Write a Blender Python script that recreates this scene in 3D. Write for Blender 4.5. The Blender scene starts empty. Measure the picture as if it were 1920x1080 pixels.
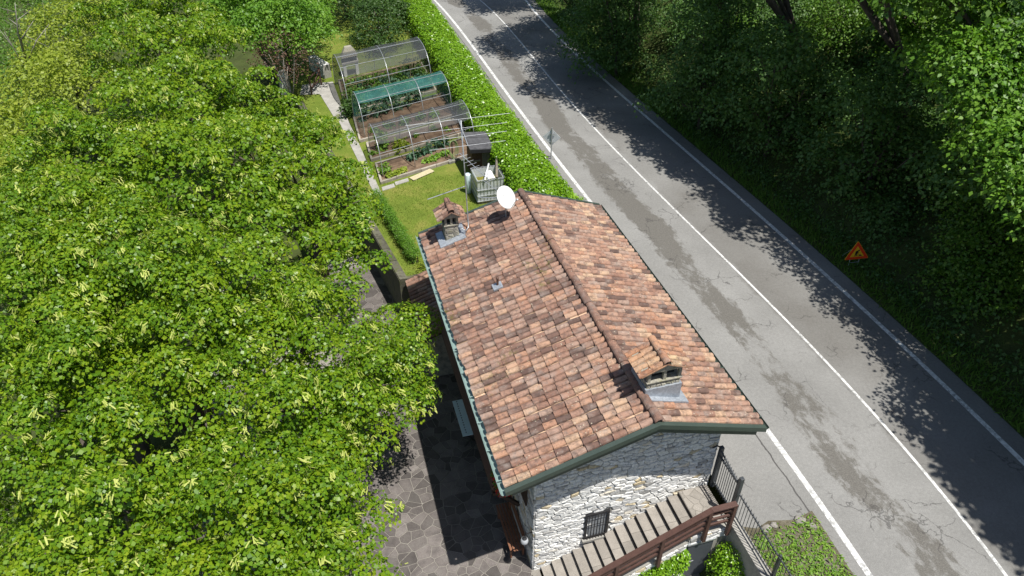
import bpy, math, random
import numpy as np
from mathutils import Vector, Matrix

random.seed(7)
RNG = np.random.default_rng(11)
scene = bpy.context.scene
COL = scene.collection
R = math.radians

# ------------------------------------------------------------------ camera
CAM_H = 16.0
FPX = 1331.0                      # focal length in pixels of the 1920 px wide photograph
PITCH = math.atan(1023.0 / FPX)   # horizon lies 1023 px above the image centre
cam = bpy.data.cameras.new('camera')
cam.sensor_width = 36.0
cam.lens = FPX / 1920.0 * 36.0
cam.clip_end = 2000.0
cam_o = bpy.data.objects.new('camera', cam)
COL.objects.link(cam_o)
cam_o.location = (0, 0, CAM_H)
cam_o.rotation_euler = (math.pi / 2 - PITCH, 0, 0)
scene.camera = cam_o
scene.render.resolution_x, scene.render.resolution_y = 1024, 576

# ------------------------------------------------------------------ light
TO_SUN = Vector((0.285, -0.232, 0.930)).normalized()
SUN_EL = math.asin(TO_SUN.z)
SUN_AZ = math.atan2(TO_SUN.x, TO_SUN.y)
world = bpy.data.worlds.new('World')
scene.world = world
world.use_nodes = True
wn = world.node_tree
sky = wn.nodes.new('ShaderNodeTexSky')
sky.sky_type = 'NISHITA'
sky.sun_disc = False
sky.sun_elevation = SUN_EL
sky.sun_rotation = SUN_AZ
bg = wn.nodes['Background']
bg.inputs['Strength'].default_value = 0.076
wn.links.new(sky.outputs[0], bg.inputs['Color'])
sun = bpy.data.lights.new('sun', 'SUN')
sun.energy = 4.6
sun.angle = R(0.53)
sun.color = (1.0, 0.965, 0.90)
sun_o = bpy.data.objects.new('sun', sun)
COL.objects.link(sun_o)
sun_o.location = (20, -16, 60)
sun_o.rotation_euler = TO_SUN.to_track_quat('Z', 'Y').to_euler()
vs = scene.view_settings
vs.view_transform = 'Standard'
vs.look = 'None'
vs.exposure = 0.55
vs.gamma = 1.0
vs.use_curve_mapping = False

# ------------------------------------------------------------------ frames of reference
CP, SP = math.cos(PITCH), math.sin(PITCH)
def ray(px, py):
    a = (px - 960) / FPX; b = (540 - py) / FPX
    return Vector((a, CP + b * SP, -SP + b * CP))
def W(px, py, z):                  # the point at height z seen at a pixel of the photograph
    r = ray(px, py); t = (z - CAM_H) / r.z
    return Vector((0, 0, CAM_H)) + r * t
def depth_of(p):
    return p[1] * CP - (p[2] - CAM_H) * SP
def pix(p):
    d = depth_of(p); u = p[1] * SP + (p[2] - CAM_H) * CP
    return 960 + FPX * p[0] / d, 540 - FPX * u / d
HAZ = math.atan((475 - 960) / (FPX / CP))
EV = Vector((math.sin(HAZ), math.cos(HAZ), 0))       # along the house ridge, away from the camera
GV = Vector((math.cos(HAZ), -math.sin(HAZ), 0))      # across the house, towards the road
ZV = Vector((0, 0, 1))
P0 = W(1313, 910, 0)                                  # foot of the gable at the gate
SHEAR = 0.0                        # the garden rows run a little askew to the house
def HL(q, s, z=0.0):
    return P0 + GV * q + EV * (s + SHEAR * (q + 6.0)) + ZV * z
def QS(p):
    d = Vector((p[0], p[1], 0)) - Vector((P0.x, P0.y, 0))
    return d.dot(GV), d.dot(EV)

PL = [(-6.06,57.84),(-1.13,42.08),(2.09,31.53),(3.31,27.42),(5.79,19.57),(7.45,14.31),(8.14,11.68),(8.65,9.38)]
PC = [(-2.51,57.84),(1.36,44.83),(3.79,36.59),(6.62,27.42),(8.65,21.48),(9.83,18.28),(10.65,15.63),(11.46,12.38),(11.92,9.45)]
PR = [(1.04,57.84),(4.15,45.81),(6.99,36.59),(9.56,28.86),(11.43,23.25),(13.12,17.47),(14.32,12.74)]
def fit(pts, deg=3):
    a = np.array(pts); co = np.polyfit(a[:, 1], a[:, 0], deg); d = np.polyder(co)
    def fn(y, lo=8.5, hi=58.0):
        y = np.asarray(y, float); yc = np.clip(y, lo, hi)
        return np.polyval(co, yc) + np.polyval(d, yc) * (y - yc)
    return fn
XL, XC, XR = fit(PL, 4), fit(PC, 4), fit(PR)

# ------------------------------------------------------------------ materials
MATS = {}
def nodes(name):
    m = bpy.data.materials.new(name); m.use_nodes = True
    nt = m.node_tree; b = nt.nodes['Principled BSDF']
    MATS[name] = m
    return m, nt, b
def N(nt, typ, **kw):
    n = nt.nodes.new(typ)
    for k, v in kw.items():
        if hasattr(n, k) and k not in n.inputs: setattr(n, k, v)
        else: n.inputs[k].default_value = v
    return n
def ramp(nt, fac, stops, interp='LINEAR'):
    r = nt.nodes.new('ShaderNodeValToRGB'); cr = r.color_ramp; cr.interpolation = interp
    while len(cr.elements) < len(stops): cr.elements.new(0.5)
    for e, (p, c) in zip(cr.elements, stops):
        e.position = p; e.color = (c[0], c[1], c[2], 1) if not isinstance(c, (int, float)) else (c, c, c, 1)
    nt.links.new(fac, r.inputs[0])
    return r.outputs[0]
def pos(nt):
    return nt.nodes.new('ShaderNodeNewGeometry').outputs['Position']
def noise(nt, vec, scale, detail=4.0, rough=0.55, dist=0.0):
    n = nt.nodes.new('ShaderNodeTexNoise')
    n.inputs['Scale'].default_value = scale; n.inputs['Detail'].default_value = detail
    n.inputs['Roughness'].default_value = rough; n.inputs['Distortion'].default_value = dist
    if vec is not None: nt.links.new(vec, n.inputs['Vector'])
    return n.outputs['Fac']
def mixc(nt, fac, a, b, mode='MIX'):
    n = nt.nodes.new('ShaderNodeMix'); n.data_type = 'RGBA'; n.blend_type = mode
    for i, v in ((0, fac), (6, a), (7, b)):
        if isinstance(v, (int, float)): n.inputs[i].default_value = v
        elif isinstance(v, tuple): n.inputs[i].default_value = (v[0], v[1], v[2], 1)
        else: nt.links.new(v, n.inputs[i])
    return n.outputs[2]
def math_(nt, op, a, b=0.0, c=0.0):
    n = nt.nodes.new('ShaderNodeMath'); n.operation = op
    for i, v in enumerate((a, b, c)):
        if isinstance(v, (int, float)): n.inputs[i].default_value = v
        else: nt.links.new(v, n.inputs[i])
    return n.outputs[0]
def attr(nt, name):
    a = nt.nodes.new('ShaderNodeAttribute'); a.attribute_name = name
    return a.outputs['Fac']
def bump(nt, b, h, strength, dist=0.02):
    n = nt.nodes.new('ShaderNodeBump'); n.inputs['Strength'].default_value = strength; n.inputs['Distance'].default_value = dist
    nt.links.new(h, n.inputs['Height']); nt.links.new(n.outputs[0], b.inputs['Normal'])
def basic(name, cols, scale=3.0, rough=0.8, bmp=0.3, bscale=25.0, tint=0.0, metal=0.0, spec=0.3, fine=0.25):
    m, nt, b = nodes(name); p = pos(nt)
    n1 = noise(nt, p, scale, 5)
    k = len(cols); c = ramp(nt, n1, [(0.3 + 0.4 * i / max(1, k - 1), cols[i]) for i in range(k)])
    n2 = noise(nt, p, bscale, 3)
    c = mixc(nt, 1.0, c, ramp(nt, n2, [(0.25, 1 - fine), (0.75, 1 + fine * 0.6)]), 'MULTIPLY')
    if tint:
        t = math_(nt, 'MULTIPLY_ADD', attr(nt, 'tint'), 2 * tint, 1 - tint)
        c = mixc(nt, 1.0, c, t, 'MULTIPLY')
    nt.links.new(c, b.inputs['Base Color'])
    b.inputs['Roughness'].default_value = rough; b.inputs['Metallic'].default_value = metal
    b.inputs['Specular IOR Level'].default_value = spec
    if bmp: bump(nt, b, n2, bmp, 0.01)
    return m
def leaf(name, stops, rough=0.45, trans=0.35, spec=0.35, nscale=0.5, nmix=0.35):
    """tint attribute per leaf picks the leaf's own colour; part of the light passes through"""
    m, nt, b = nodes(name)
    f = math_(nt, 'ADD', math_(nt, 'MULTIPLY', attr(nt, 'tint'), 1 - nmix), math_(nt, 'MULTIPLY', noise(nt, pos(nt), nscale, 2), nmix))
    c = ramp(nt, f, stops)
    nt.links.new(c, b.inputs['Base Color']); b.inputs['Roughness'].default_value = rough
    b.inputs['Specular IOR Level'].default_value = spec
    tr = nt.nodes.new('ShaderNodeBsdfTranslucent')
    nt.links.new(mixc(nt, 1.0, c, (1.25, 1.35, 0.55), 'MULTIPLY'), tr.inputs['Color'])
    mx = nt.nodes.new('ShaderNodeMixShader'); mx.inputs[0].default_value = trans
    nt.links.new(b.outputs[0], mx.inputs[1]); nt.links.new(tr.outputs[0], mx.inputs[2])
    nt.links.new(mx.outputs[0], nt.nodes['Material Output'].inputs['Surface'])
    return m

# roof tile: the tint attribute picks the fired colour of each tile
def tile_mat(name, stops):
    m, nt, b = nodes(name); p = pos(nt)
    c = mixc(nt, 1.0, ramp(nt, attr(nt, 'tint'), stops), (1.02, 0.965, 0.90), 'MULTIPLY')
    c = mixc(nt, ramp(nt, noise(nt, p, 0.9, 5, 0.7), [(0.38, 0.0), (0.72, 0.38)]), c, (0.29, 0.20, 0.158))
    grime = noise(nt, p, 7.0, 7, 0.75)
    c = mixc(nt, ramp(nt, grime, [(0.46, 0.0), (0.64, 0.72)]), c, (0.07, 0.052, 0.047))
    c = mixc(nt, ramp(nt, noise(nt, p, 3.1, 5, 0.7), [(0.50, 0.0), (0.70, 0.5)]), c, (0.30, 0.26, 0.23))
    c = mixc(nt, 1.0, c, ramp(nt, noise(nt, p, 45, 3), [(0.2, 0.78), (0.8, 1.18)]), 'MULTIPLY')
    lich = nt.nodes.new('ShaderNodeTexVoronoi'); lich.inputs['Scale'].default_value = 11.0; nt.links.new(p, lich.inputs['Vector'])
    spots = math_(nt, 'MULTIPLY', ramp(nt, lich.outputs['Distance'], [(0.10, 1.0), (0.2, 0.0)]), ramp(nt, noise(nt, p, 1.7, 3), [(0.44, 0.0), (0.56, 0.8)]))
    c = mixc(nt, spots, c, (0.50, 0.45, 0.34))
    moss = math_(nt, 'MULTIPLY', ramp(nt, noise(nt, p, 0.55, 3), [(0.60, 0.0), (0.72, 1.0)]), ramp(nt, noise(nt, p, 9.0, 4), [(0.5, 0.0), (0.6, 0.8)]))
    c = mixc(nt, moss, c, (0.11, 0.10, 0.015))
    nt.links.new(c, b.inputs['Base Color']); b.inputs['Roughness'].default_value = 0.85
    b.inputs['Specular IOR Level'].default_value = 0.2
    bump(nt, b, noise(nt, p, 60, 4), 0.35, 0.006)
    return m
TS = [(0.0, (0.085,0.056,0.050)), (0.12, (0.155,0.094,0.077)), (0.24, (0.225,0.130,0.099)), (0.40, (0.275,0.160,0.120)),
      (0.52, (0.325,0.198,0.150)), (0.64, (0.31,0.228,0.192)), (0.76, (0.37,0.205,0.137)), (0.88, (0.43,0.29,0.21)), (1.0, (0.47,0.34,0.235))]
tile_mat('tile', TS)
tile_mat('tile_new', [(0.0, (0.26,0.13,0.08)), (0.35, (0.40,0.21,0.125)), (0.65, (0.46,0.30,0.19)), (1.0, (0.56,0.43,0.26))])
basic('tile_bed', [(0.30,0.18,0.12), (0.46,0.31,0.21), (0.52,0.38,0.26)], 5, 0.9, 0.4, 30, tint=0.35)
basic('deck', [(0.06,0.045,0.035), (0.09,0.07,0.05)], 4)
basic('mortar', [(0.24,0.23,0.205), (0.36,0.345,0.31)], 5, 0.95, 0.6, 30)
def stone_mat():
    m, nt, b = nodes('stone'); p = pos(nt)
    c = ramp(nt, attr(nt, 'tint'), [(0.0, (0.34,0.33,0.31)), (0.25, (0.60,0.59,0.57)), (0.6, (0.75,0.745,0.72)), (0.86, (0.80,0.79,0.76)), (0.93, (0.60,0.50,0.33)), (1.0, (0.60,0.52,0.37))])
    c = mixc(nt, 1.0, c, ramp(nt, noise(nt, p, 14, 5, 0.65), [(0.3, 0.62), (0.7, 1.12)]), 'MULTIPLY')
    nt.links.new(c, b.inputs['Base Color']); b.inputs['Roughness'].default_value = 0.9; b.inputs['Specular IOR Level'].default_value = 0.2
    bump(nt, b, noise(nt, p, 30, 6, 0.65), 0.8, 0.02)
stone_mat()
basic('stone_dark', [(0.13,0.125,0.11), (0.24,0.23,0.20), (0.30,0.28,0.22)], 6, 0.95, 0.8, 25, tint=0.45)
basic('mossy_shade_stone', [(0.06,0.058,0.04), (0.11,0.105,0.08), (0.09,0.10,0.035)], 5, 0.95, 0.8, 25, tint=0.3)  # moss on the coping, plus shade on the wall faces put into the colour
basic('old_stone', [(0.20,0.19,0.16), (0.33,0.31,0.26), (0.24,0.23,0.14)], 9, 0.95, 0.8, 30, tint=0.35)
basic('porphyry', [(0.085,0.075,0.071), (0.125,0.11,0.103), (0.145,0.132,0.122)], 2.5, 0.75, 0.35, 40, tint=0.42)
basic('joint', [(0.19,0.175,0.155), (0.29,0.27,0.24)], 3, 0.95, 0.4, 40)
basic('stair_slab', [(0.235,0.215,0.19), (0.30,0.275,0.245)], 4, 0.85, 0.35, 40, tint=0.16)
basic('stair_riser', [(0.060,0.048,0.042), (0.09,0.075,0.065)], 4, 0.9)  # dark brown carries the shade of risers turned away from the sun
basic('fascia', [(0.040,0.058,0.047), (0.052,0.072,0.058)], 2, 0.5, 0.05, 60, spec=0.5)
basic('gutter', [(0.17,0.25,0.235), (0.23,0.32,0.30)], 5, 0.45, 0.1, 60, spec=0.5)
basic('lead', [(0.30,0.33,0.37), (0.42,0.45,0.49)], 5, 0.45, 0.2, 20, metal=0.35)
basic('wood_brown', [(0.075,0.038,0.030), (0.105,0.055,0.043)], 5, 0.6, 0.2, 40, spec=0.4)
basic('wood_dark', [(0.035,0.022,0.016), (0.06,0.038,0.026)], 5, 0.7, 0.3, 40)
basic('wood_grey', [(0.16,0.14,0.11), (0.25,0.22,0.17)], 8, 0.85, 0.4, 40)
basic('wood_red', [(0.17,0.075,0.042), (0.25,0.115,0.065)], 8, 0.6, 0.3, 40)
basic('wood_pale', [(0.46,0.40,0.24), (0.56,0.50,0.32)], 8, 0.8, 0.4, 40)
basic('cane', [(0.38,0.28,0.16), (0.50,0.40,0.25)], 8, 0.7, 0.2, 40)
basic('iron', [(0.055,0.062,0.07), (0.085,0.092,0.10)], 6, 0.45, 0.15, 60, metal=0.3, spec=0.5)
basic('iron_black', [(0.018,0.018,0.02), (0.03,0.03,0.032)], 6, 0.5, 0.1, 60)
basic('steel', [(0.42,0.44,0.46), (0.55,0.57,0.58)], 6, 0.38, 0.1, 60, metal=0.6, spec=0.5)
basic('white_paint', [(0.68,0.68,0.66), (0.80,0.80,0.78)], 4, 0.45, 0.05, 60, spec=0.5)
basic('door_grey', [(0.070,0.078,0.090), (0.082,0.090,0.102)], 2, 0.5, 0.05, 60, spec=0.4)
basic('concrete', [(0.27,0.26,0.235), (0.38,0.365,0.335)], 3, 0.9, 0.4, 30)
basic('concrete_kerb', [(0.26,0.23,0.19), (0.38,0.34,0.28)], 5, 0.9, 0.5, 25, tint=0.2)
basic('soil', [(0.085,0.055,0.035), (0.15,0.10,0.065), (0.20,0.14,0.09)], 3, 0.95, 1.0, 18)
basic('bark', [(0.06,0.05,0.04), (0.12,0.10,0.08)], 5, 0.95, 0.8, 14)
basic('bark_pale', [(0.24,0.22,0.19), (0.36,0.33,0.29)], 5, 0.9, 0.5, 14)
basic('table_blue', [(0.62,0.76,0.80), (0.68,0.80,0.84)], 2, 0.5, 0.05, 60, spec=0.4)
basic('black_felt', [(0.055,0.055,0.06), (0.10,0.10,0.105)], 5, 0.85, 0.4, 50)
basic('shed_wood', [(0.075,0.04,0.026), (0.13,0.07,0.045)], 9, 0.75, 0.4, 40)
basic('brown_plastic', [(0.10,0.05,0.035), (0.13,0.07,0.05)], 5, 0.5, 0.1)
basic('hose', [(0.20,0.30,0.10), (0.27,0.37,0.15)], 5, 0.5, 0.05)
basic('water_green', [(0.13,0.13,0.01), (0.19,0.18,0.02)], 4, 0.1, 0.05, 8, spec=0.6)
basic('sign_red', [(0.72,0.04,0.008), (0.78,0.05,0.01)], 2, 0.45, 0.0)
basic('sign_yellow', [(0.72,0.40,0.012), (0.78,0.45,0.015)], 2, 0.45, 0.0)
basic('sign_black', [(0.012,0.012,0.012), (0.02,0.02,0.02)], 2, 0.5, 0.0)
basic('sign_back', [(0.50,0.52,0.53), (0.58,0.60,0.61)], 4, 0.6, 0.0)
basic('petal_red', [(0.55,0.010,0.012), (0.70,0.02,0.02)], 8, 0.6, 0.1)
basic('petal_white', [(0.70,0.70,0.72), (0.8,0.8,0.8)], 8, 0.6, 0.1)
basic('pebble', [(0.16,0.15,0.13), (0.30,0.28,0.25)], 9, 0.9, 0.5, 30)
def glassy(name, col, rough, alpha):
    m, nt, b = nodes(name)
    n = noise(nt, pos(nt), 3.0, 3)
    nt.links.new(mixc(nt, 1.0, col, ramp(nt, n, [(0.3, 0.8), (0.7, 1.1)]), 'MULTIPLY'), b.inputs['Base Color'])
    b.inputs['Roughness'].default_value = rough; b.inputs['Alpha'].default_value = alpha
    return m
glassy('pane', (0.24, 0.26, 0.28), 0.2, 1.0)  # opaque grey-blue base colour stands in for reflection in the window glass
glassy('ibc_plastic', (0.62, 0.66, 0.66), 0.35, 0.62)
glassy('lamp_glass', (0.5, 0.52, 0.55), 0.15, 0.75)
def net(name, col, density):
    """fine garden netting: threads far thinner than a pixel"""
    m, nt, b = nodes(name); p = pos(nt)
    nt.links.new(mixc(nt, 1.0, col, ramp(nt, noise(nt, p, 5, 3), [(0.3, 0.8), (0.7, 1.2)]), 'MULTIPLY'), b.inputs['Base Color'])
    b.inputs['Roughness'].default_value = 0.7
    a = ramp(nt, noise(nt, p, 1.4, 3), [(0.3, max(0, density - 0.07)), (0.7, density + 0.07)])
    nt.links.new(a, b.inputs['Alpha'])
net('net_dark', (0.06, 0.066, 0.072), 0.42)
net('net_green', (0.04, 0.18, 0.16), 0.42)

# asphalt with worn patches, cracks and a seam, in road metres (u across from the left line, v along)
def asphalt():
    m, nt, b = nodes('asphalt'); p = pos(nt)
    uv = nt.nodes.new('ShaderNodeUVMap'); uv.uv_map = 'road'
    sp = nt.nodes.new('ShaderNodeSeparateXYZ'); nt.links.new(uv.outputs[0], sp.inputs[0])
    u, v = sp.outputs[0], sp.outputs[1]
    c = ramp(nt, noise(nt, p, 0.35, 5, 0.6), [(0.3, (0.188, 0.185, 0.176)), (0.7, (0.25, 0.247, 0.236))])
    # the other lane is browner and coarser
    rl = ramp(nt, math_(nt, 'ADD', math_(nt, 'MULTIPLY', u, 0.1), math_(nt, 'MULTIPLY', noise(nt, p, 1.2, 4), 0.08)), [(0.355, 0.0), (0.375, 1.0), (0.46, 1.0), (0.60, 0.7)])
    c = mixc(nt, math_(nt, 'MULTIPLY', rl, ramp(nt, noise(nt, p, 0.25, 4), [(0.35, 0.25), (0.6, 0.85)])), c, (0.135, 0.128, 0.117))
    # stripped patches in the middle of the near lane
    sc = nt.nodes.new('ShaderNodeMapping'); sc.inputs['Scale'].default_value = (1.0, 0.5, 1.0); nt.links.new(uv.outputs[0], sc.inputs[0])
    band = ramp(nt, math_(nt, 'ABSOLUTE', math_(nt, 'SUBTRACT', u, 1.55)), [(0.35, 1.0), (0.95, 0.25), (1.3, 0.0)])
    along = noise(nt, sc.outputs[0], 0.42, 1.0, 0.4)
    rag = noise(nt, sc.outputs[0], 2.6, 12, 0.80, 0.3)
    pm = math_(nt, 'ADD', math_(nt, 'MULTIPLY', band, 0.30), math_(nt, 'ADD', math_(nt, 'MULTIPLY', along, 0.62), math_(nt, 'MULTIPLY', rag, 0.62)))
    patch = ramp(nt, pm, [(0.835, 0.0), (0.90, 0.85)])
    c = mixc(nt, patch, c, ramp(nt, noise(nt, p, 30, 3), [(0.3, (0.080, 0.074, 0.065)), (0.7, (0.145, 0.136, 0.12))]))
    # aggregate
    c = mixc(nt, 1.0, c, ramp(nt, noise(nt, p, 48, 3, 0.7), [(0.3, 0.74), (0.7, 1.22)]), 'MULTIPLY')
    c = mixc(nt, 1.0, c, ramp(nt, noise(nt, p, 11, 5, 0.75), [(0.3, 0.84), (0.7, 1.12)]), 'MULTIPLY')
    # cracks
    wob = mixc(nt, 0.16, p, nt.nodes.new('ShaderNodeTexNoise').outputs['Color'])
    vo = nt.nodes.new('ShaderNodeTexVoronoi'); vo.feature = 'DISTANCE_TO_EDGE'; vo.inputs['Scale'].default_value = 0.75
    wn_ = nt.nodes.new('ShaderNodeTexNoise'); wn_.inputs['Scale'].default_value = 2.4; wn_.inputs['Detail'].default_value = 6; nt.links.new(p, wn_.inputs['Vector'])
    nt.links.new(mixc(nt, 0.35, p, wn_.outputs['Color'], 'LINEAR_LIGHT'), vo.inputs['Vector'])
    cr = math_(nt, 'MULTIPLY', ramp(nt, vo.outputs['Distance'], [(0.005, 0.85), (0.014, 0.0)]), ramp(nt, noise(nt, p, 0.5, 3), [(0.50, 0.0), (0.57, 0.75)]))
    c = mixc(nt, cr, c, (0.055, 0.052, 0.05))
    # seam beside the left line
    sw = math_(nt, 'ADD', u, math_(nt, 'MULTIPLY', math_(nt, 'SUBTRACT', noise(nt, p, 2.5, 5), 0.5), 0.14))
    seam = ramp(nt, math_(nt, 'ABSOLUTE', math_(nt, 'ADD', sw, 0.42)), [(0.012, 0.9), (0.030, 0.0)])
    c = mixc(nt, seam, c, (0.06, 0.057, 0.055))
    nt.links.new(c, b.inputs['Base Color']); b.inputs['Roughness'].default_value = 0.88; b.inputs['Specular IOR Level'].default_value = 0.2
    bump(nt, b, noise(nt, p, 80, 3), 0.35, 0.006)
asphalt()
def line_paint():
    m, nt, b = nodes('line_paint'); p = pos(nt)
    w = ramp(nt, noise(nt, p, 9, 8, 0.75), [(0.44, 0.9), (0.56, 0.0)])
    w2 = ramp(nt, noise(nt, p, 1.3, 2), [(0.40, 1.0), (0.62, 0.45)])
    c = mixc(nt, math_(nt, 'MULTIPLY', w, w2), (0.66, 0.66, 0.64), (0.22, 0.22, 0.215))
    nt.links.new(c, b.inputs['Base Color']); b.inputs['Roughness'].default_value = 0.7
line_paint()
def turf(name, a, b_, c_, s=1.2):
    m, nt, b = nodes(name); p = pos(nt)
    c = ramp(nt, noise(nt, p, s, 6, 0.65), [(0.3, a), (0.5, b_), (0.7, c_)])
    c = mixc(nt, 1.0, c, ramp(nt, noise(nt, p, 28, 3), [(0.25, 0.6), (0.75, 1.3)]), 'MULTIPLY')
    nt.links.new(c, b.inputs['Base Color']); b.inputs['Roughness'].default_value = 0.95; b.inputs['Specular IOR Level'].default_value = 0.1
    bump(nt, b, noise(nt, p, 40, 3), 0.8, 0.03)
turf('turf', (0.10,0.145,0.022), (0.135,0.18,0.028), (0.21,0.21,0.05), 0.8)
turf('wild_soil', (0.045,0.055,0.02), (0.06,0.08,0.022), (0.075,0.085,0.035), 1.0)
turf('bare_soil', (0.085,0.075,0.05), (0.13,0.115,0.08), (0.17,0.16,0.13), 2.2)

leaf('linden', [(0.0, (0.050,0.135,0.014)), (0.35, (0.108,0.215,0.010)), (0.65, (0.175,0.28,0.010)), (1.0, (0.29,0.345,0.02))], 0.40, 0.33, 0.35)
leaf('bract', [(0.0, (0.32,0.39,0.06)), (1.0, (0.60,0.62,0.20))], 0.6, 0.3, 0.2)
leaf('laurel', [(0.0, (0.10,0.22,0.012)), (0.5, (0.17,0.33,0.014)), (1.0, (0.27,0.42,0.03))], 0.30, 0.30, 0.45)
leaf('walnut', [(0.0, (0.07,0.18,0.02)), (0.5, (0.13,0.27,0.025)), (1.0, (0.20,0.33,0.04))], 0.45, 0.34)
leaf('plum', [(0.0, (0.06,0.032,0.024)), (0.5, (0.115,0.065,0.045)), (1.0, (0.17,0.105,0.065))], 0.5, 0.3)
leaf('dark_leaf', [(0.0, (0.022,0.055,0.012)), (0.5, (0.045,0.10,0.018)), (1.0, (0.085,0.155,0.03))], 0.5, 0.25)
leaf('wood_leaf', [(0.0, (0.05,0.12,0.02)), (0.5, (0.095,0.20,0.022)), (1.0, (0.18,0.29,0.035))], 0.45, 0.35)
leaf('ivy_leaf', [(0.0, (0.05,0.105,0.03)), (0.5, (0.085,0.175,0.04)), (1.0, (0.15,0.24,0.065))], 0.5, 0.35)
leaf('yellow_leaf', [(0.0, (0.15,0.22,0.02)), (0.5, (0.24,0.31,0.03)), (1.0, (0.34,0.38,0.05))], 0.5, 0.34)
leaf('veg_leaf', [(0.0, (0.08,0.17,0.03)), (0.5, (0.16,0.30,0.03)), (1.0, (0.28,0.42,0.06))], 0.5, 0.3)
leaf('kale_leaf', [(0.0, (0.035,0.09,0.05)), (0.5, (0.06,0.13,0.07)), (1.0, (0.10,0.18,0.09))], 0.5, 0.2)
leaf('grass', [(0.0, (0.07,0.12,0.015)), (0.5, (0.13,0.19,0.022)), (1.0, (0.24,0.24,0.06))], 0.7, 0.3, 0.1)
leaf('grass_shade', [(0.0, (0.06,0.125,0.02)), (0.5, (0.10,0.20,0.028)), (1.0, (0.17,0.25,0.05))], 0.7, 0.3, 0.1)

# ------------------------------------------------------------------ mesh helpers
ORIGIN = {}
def tagp(o, label=None, cat=None, group=None, kind=None):
    if label: o['label'] = label
    if cat: o['category'] = cat
    if group: o['group'] = group
    if kind: o['kind'] = kind
    return o
def thing(name, label, cat, loc, group=None):
    o = bpy.data.objects.new(name, None); COL.objects.link(o); o.empty_display_size = 0.2
    o.location = loc; ORIGIN[o.name] = Vector(loc)
    return tagp(o, label, cat, group)
def link(name, me, mat, parent, loc, smooth=False):
    o = bpy.data.objects.new(name, me); COL.objects.link(o)
    for m in (mat if isinstance(mat, (list, tuple)) else [mat]): me.materials.append(MATS[m])
    if parent is not None:
        o.parent = parent; ORIGIN[o.name] = ORIGIN[parent.name]
    else:
        o.location = loc; ORIGIN[o.name] = Vector(loc)
    if smooth: me.polygons.foreach_set('use_smooth', [True] * len(me.polygons))
    return o
class MB:
    def __init__(s): s.v = []; s.f = []; s.t = []; s.mi = []
    def face(s, idx, t=0.5, mi=0): s.f.append(idx); s.t.append(t); s.mi.append(mi)
    def poly(s, pts, t=0.5, mi=0):
        n = len(s.v); s.v += [tuple(p) for p in pts]; s.face(list(range(n, n + len(pts))), t, mi)
    def hexa(s, b, tp, t=0.5, mi=0):
        """solid between two matching loops, b below and tp above"""
        k = len(b); n = len(s.v); s.v += [tuple(p) for p in b] + [tuple(p) for p in tp]
        s.face([n + i for i in reversed(range(k))], t, mi); s.face([n + k + i for i in range(k)], t, mi)
        for i in range(k): s.face([n + i, n + (i + 1) % k, n + k + (i + 1) % k, n + k + i], t, mi)
    def box(s, c, ax, ay, az, t=0.5, mi=0):
        c, ax, ay, az = Vector(c), Vector(ax), Vector(ay), Vector(az)
        s.hexa([c - ax - ay - az, c + ax - ay - az, c + ax + ay - az, c - ax + ay - az],
               [c - ax - ay + az, c + ax - ay + az, c + ax + ay + az, c - ax + ay + az], t, mi)
    def hbox(s, q0, q1, s0, s1, z0, z1, t=0.5, mi=0):
        s.hexa([HL(q0, s0, z0), HL(q1, s0, z0), HL(q1, s1, z0), HL(q0, s1, z0)],
               [HL(q0, s0, z1), HL(q1, s0, z1), HL(q1, s1, z1), HL(q0, s1, z1)], t, mi)
    def bar(s, a, b, w, h, up=ZV, t=0.5, mi=0):
        a, b = Vector(a), Vector(b); d = (b - a); L = d.length; d.normalize()
        sd = d.cross(Vector(up))
        if sd.length < 1e-4: sd = d.cross(Vector((1, 0, 0)))
        sd.normalize(); u = sd.cross(d)
        s.box((a + b) / 2, d * L / 2, sd * w / 2, u * h / 2, t, mi)
    def tube(s, pts, r, n=6, t=0.5, mi=0, cap=True):
        pts = [Vector(p) for p in pts]; k = len(pts)
        rr = r if isinstance(r, (list, tuple)) else [r] * k
        base = len(s.v); prev = None
        for i, p in enumerate(pts):
            d = (pts[min(i + 1, k - 1)] - pts[max(i - 1, 0)]).normalized()
            if prev is None:
                a = d.cross(ZV)
                if a.length < 0.05: a = d.cross(Vector((1, 0, 0)))
            else: a = prev - d * prev.dot(d)
            a.normalize(); prev = a; b = d.cross(a)
            for j in range(n):
                w = 2 * math.pi * j / n
                s.v.append(tuple(p + (a * math.cos(w) + b * math.sin(w)) * rr[i]))
        for i in range(k - 1):
            for j in range(n):
                s.face([base + i * n + j, base + i * n + (j + 1) % n, base + (i + 1) * n + (j + 1) % n, base + (i + 1) * n + j], t, mi)
        if cap:
            s.face([base + j for j in reversed(range(n))], t, mi); s.face([base + (k - 1) * n + j for j in range(n)], t, mi)
    def build(s, name, mat, parent=None, loc=None, smooth=False, bevel=0.0):
        if loc is None and parent is None:
            a = np.array(s.v); loc = ((a[:, 0].min() + a[:, 0].max()) / 2, (a[:, 1].min() + a[:, 1].max()) / 2, a[:, 2].min())
        og = ORIGIN[parent.name] if parent is not None else Vector(loc)
        me = bpy.data.meshes.new(name)
        me.from_pydata([(v[0] - og.x, v[1] - og.y, v[2] - og.z) for v in s.v], [], s.f)
        me.attributes.new('tint', 'FLOAT', 'FACE').data.foreach_set('value', s.t)
        if any(s.mi): me.polygons.foreach_set('material_index', s.mi)
        me.update()
        o = link(name, me, mat, parent, og, smooth)
        if bevel:
            b = o.modifiers.new('bevel', 'BEVEL'); b.width = bevel; b.segments = 2; b.limit_method = 'ANGLE'
        return o

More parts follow.
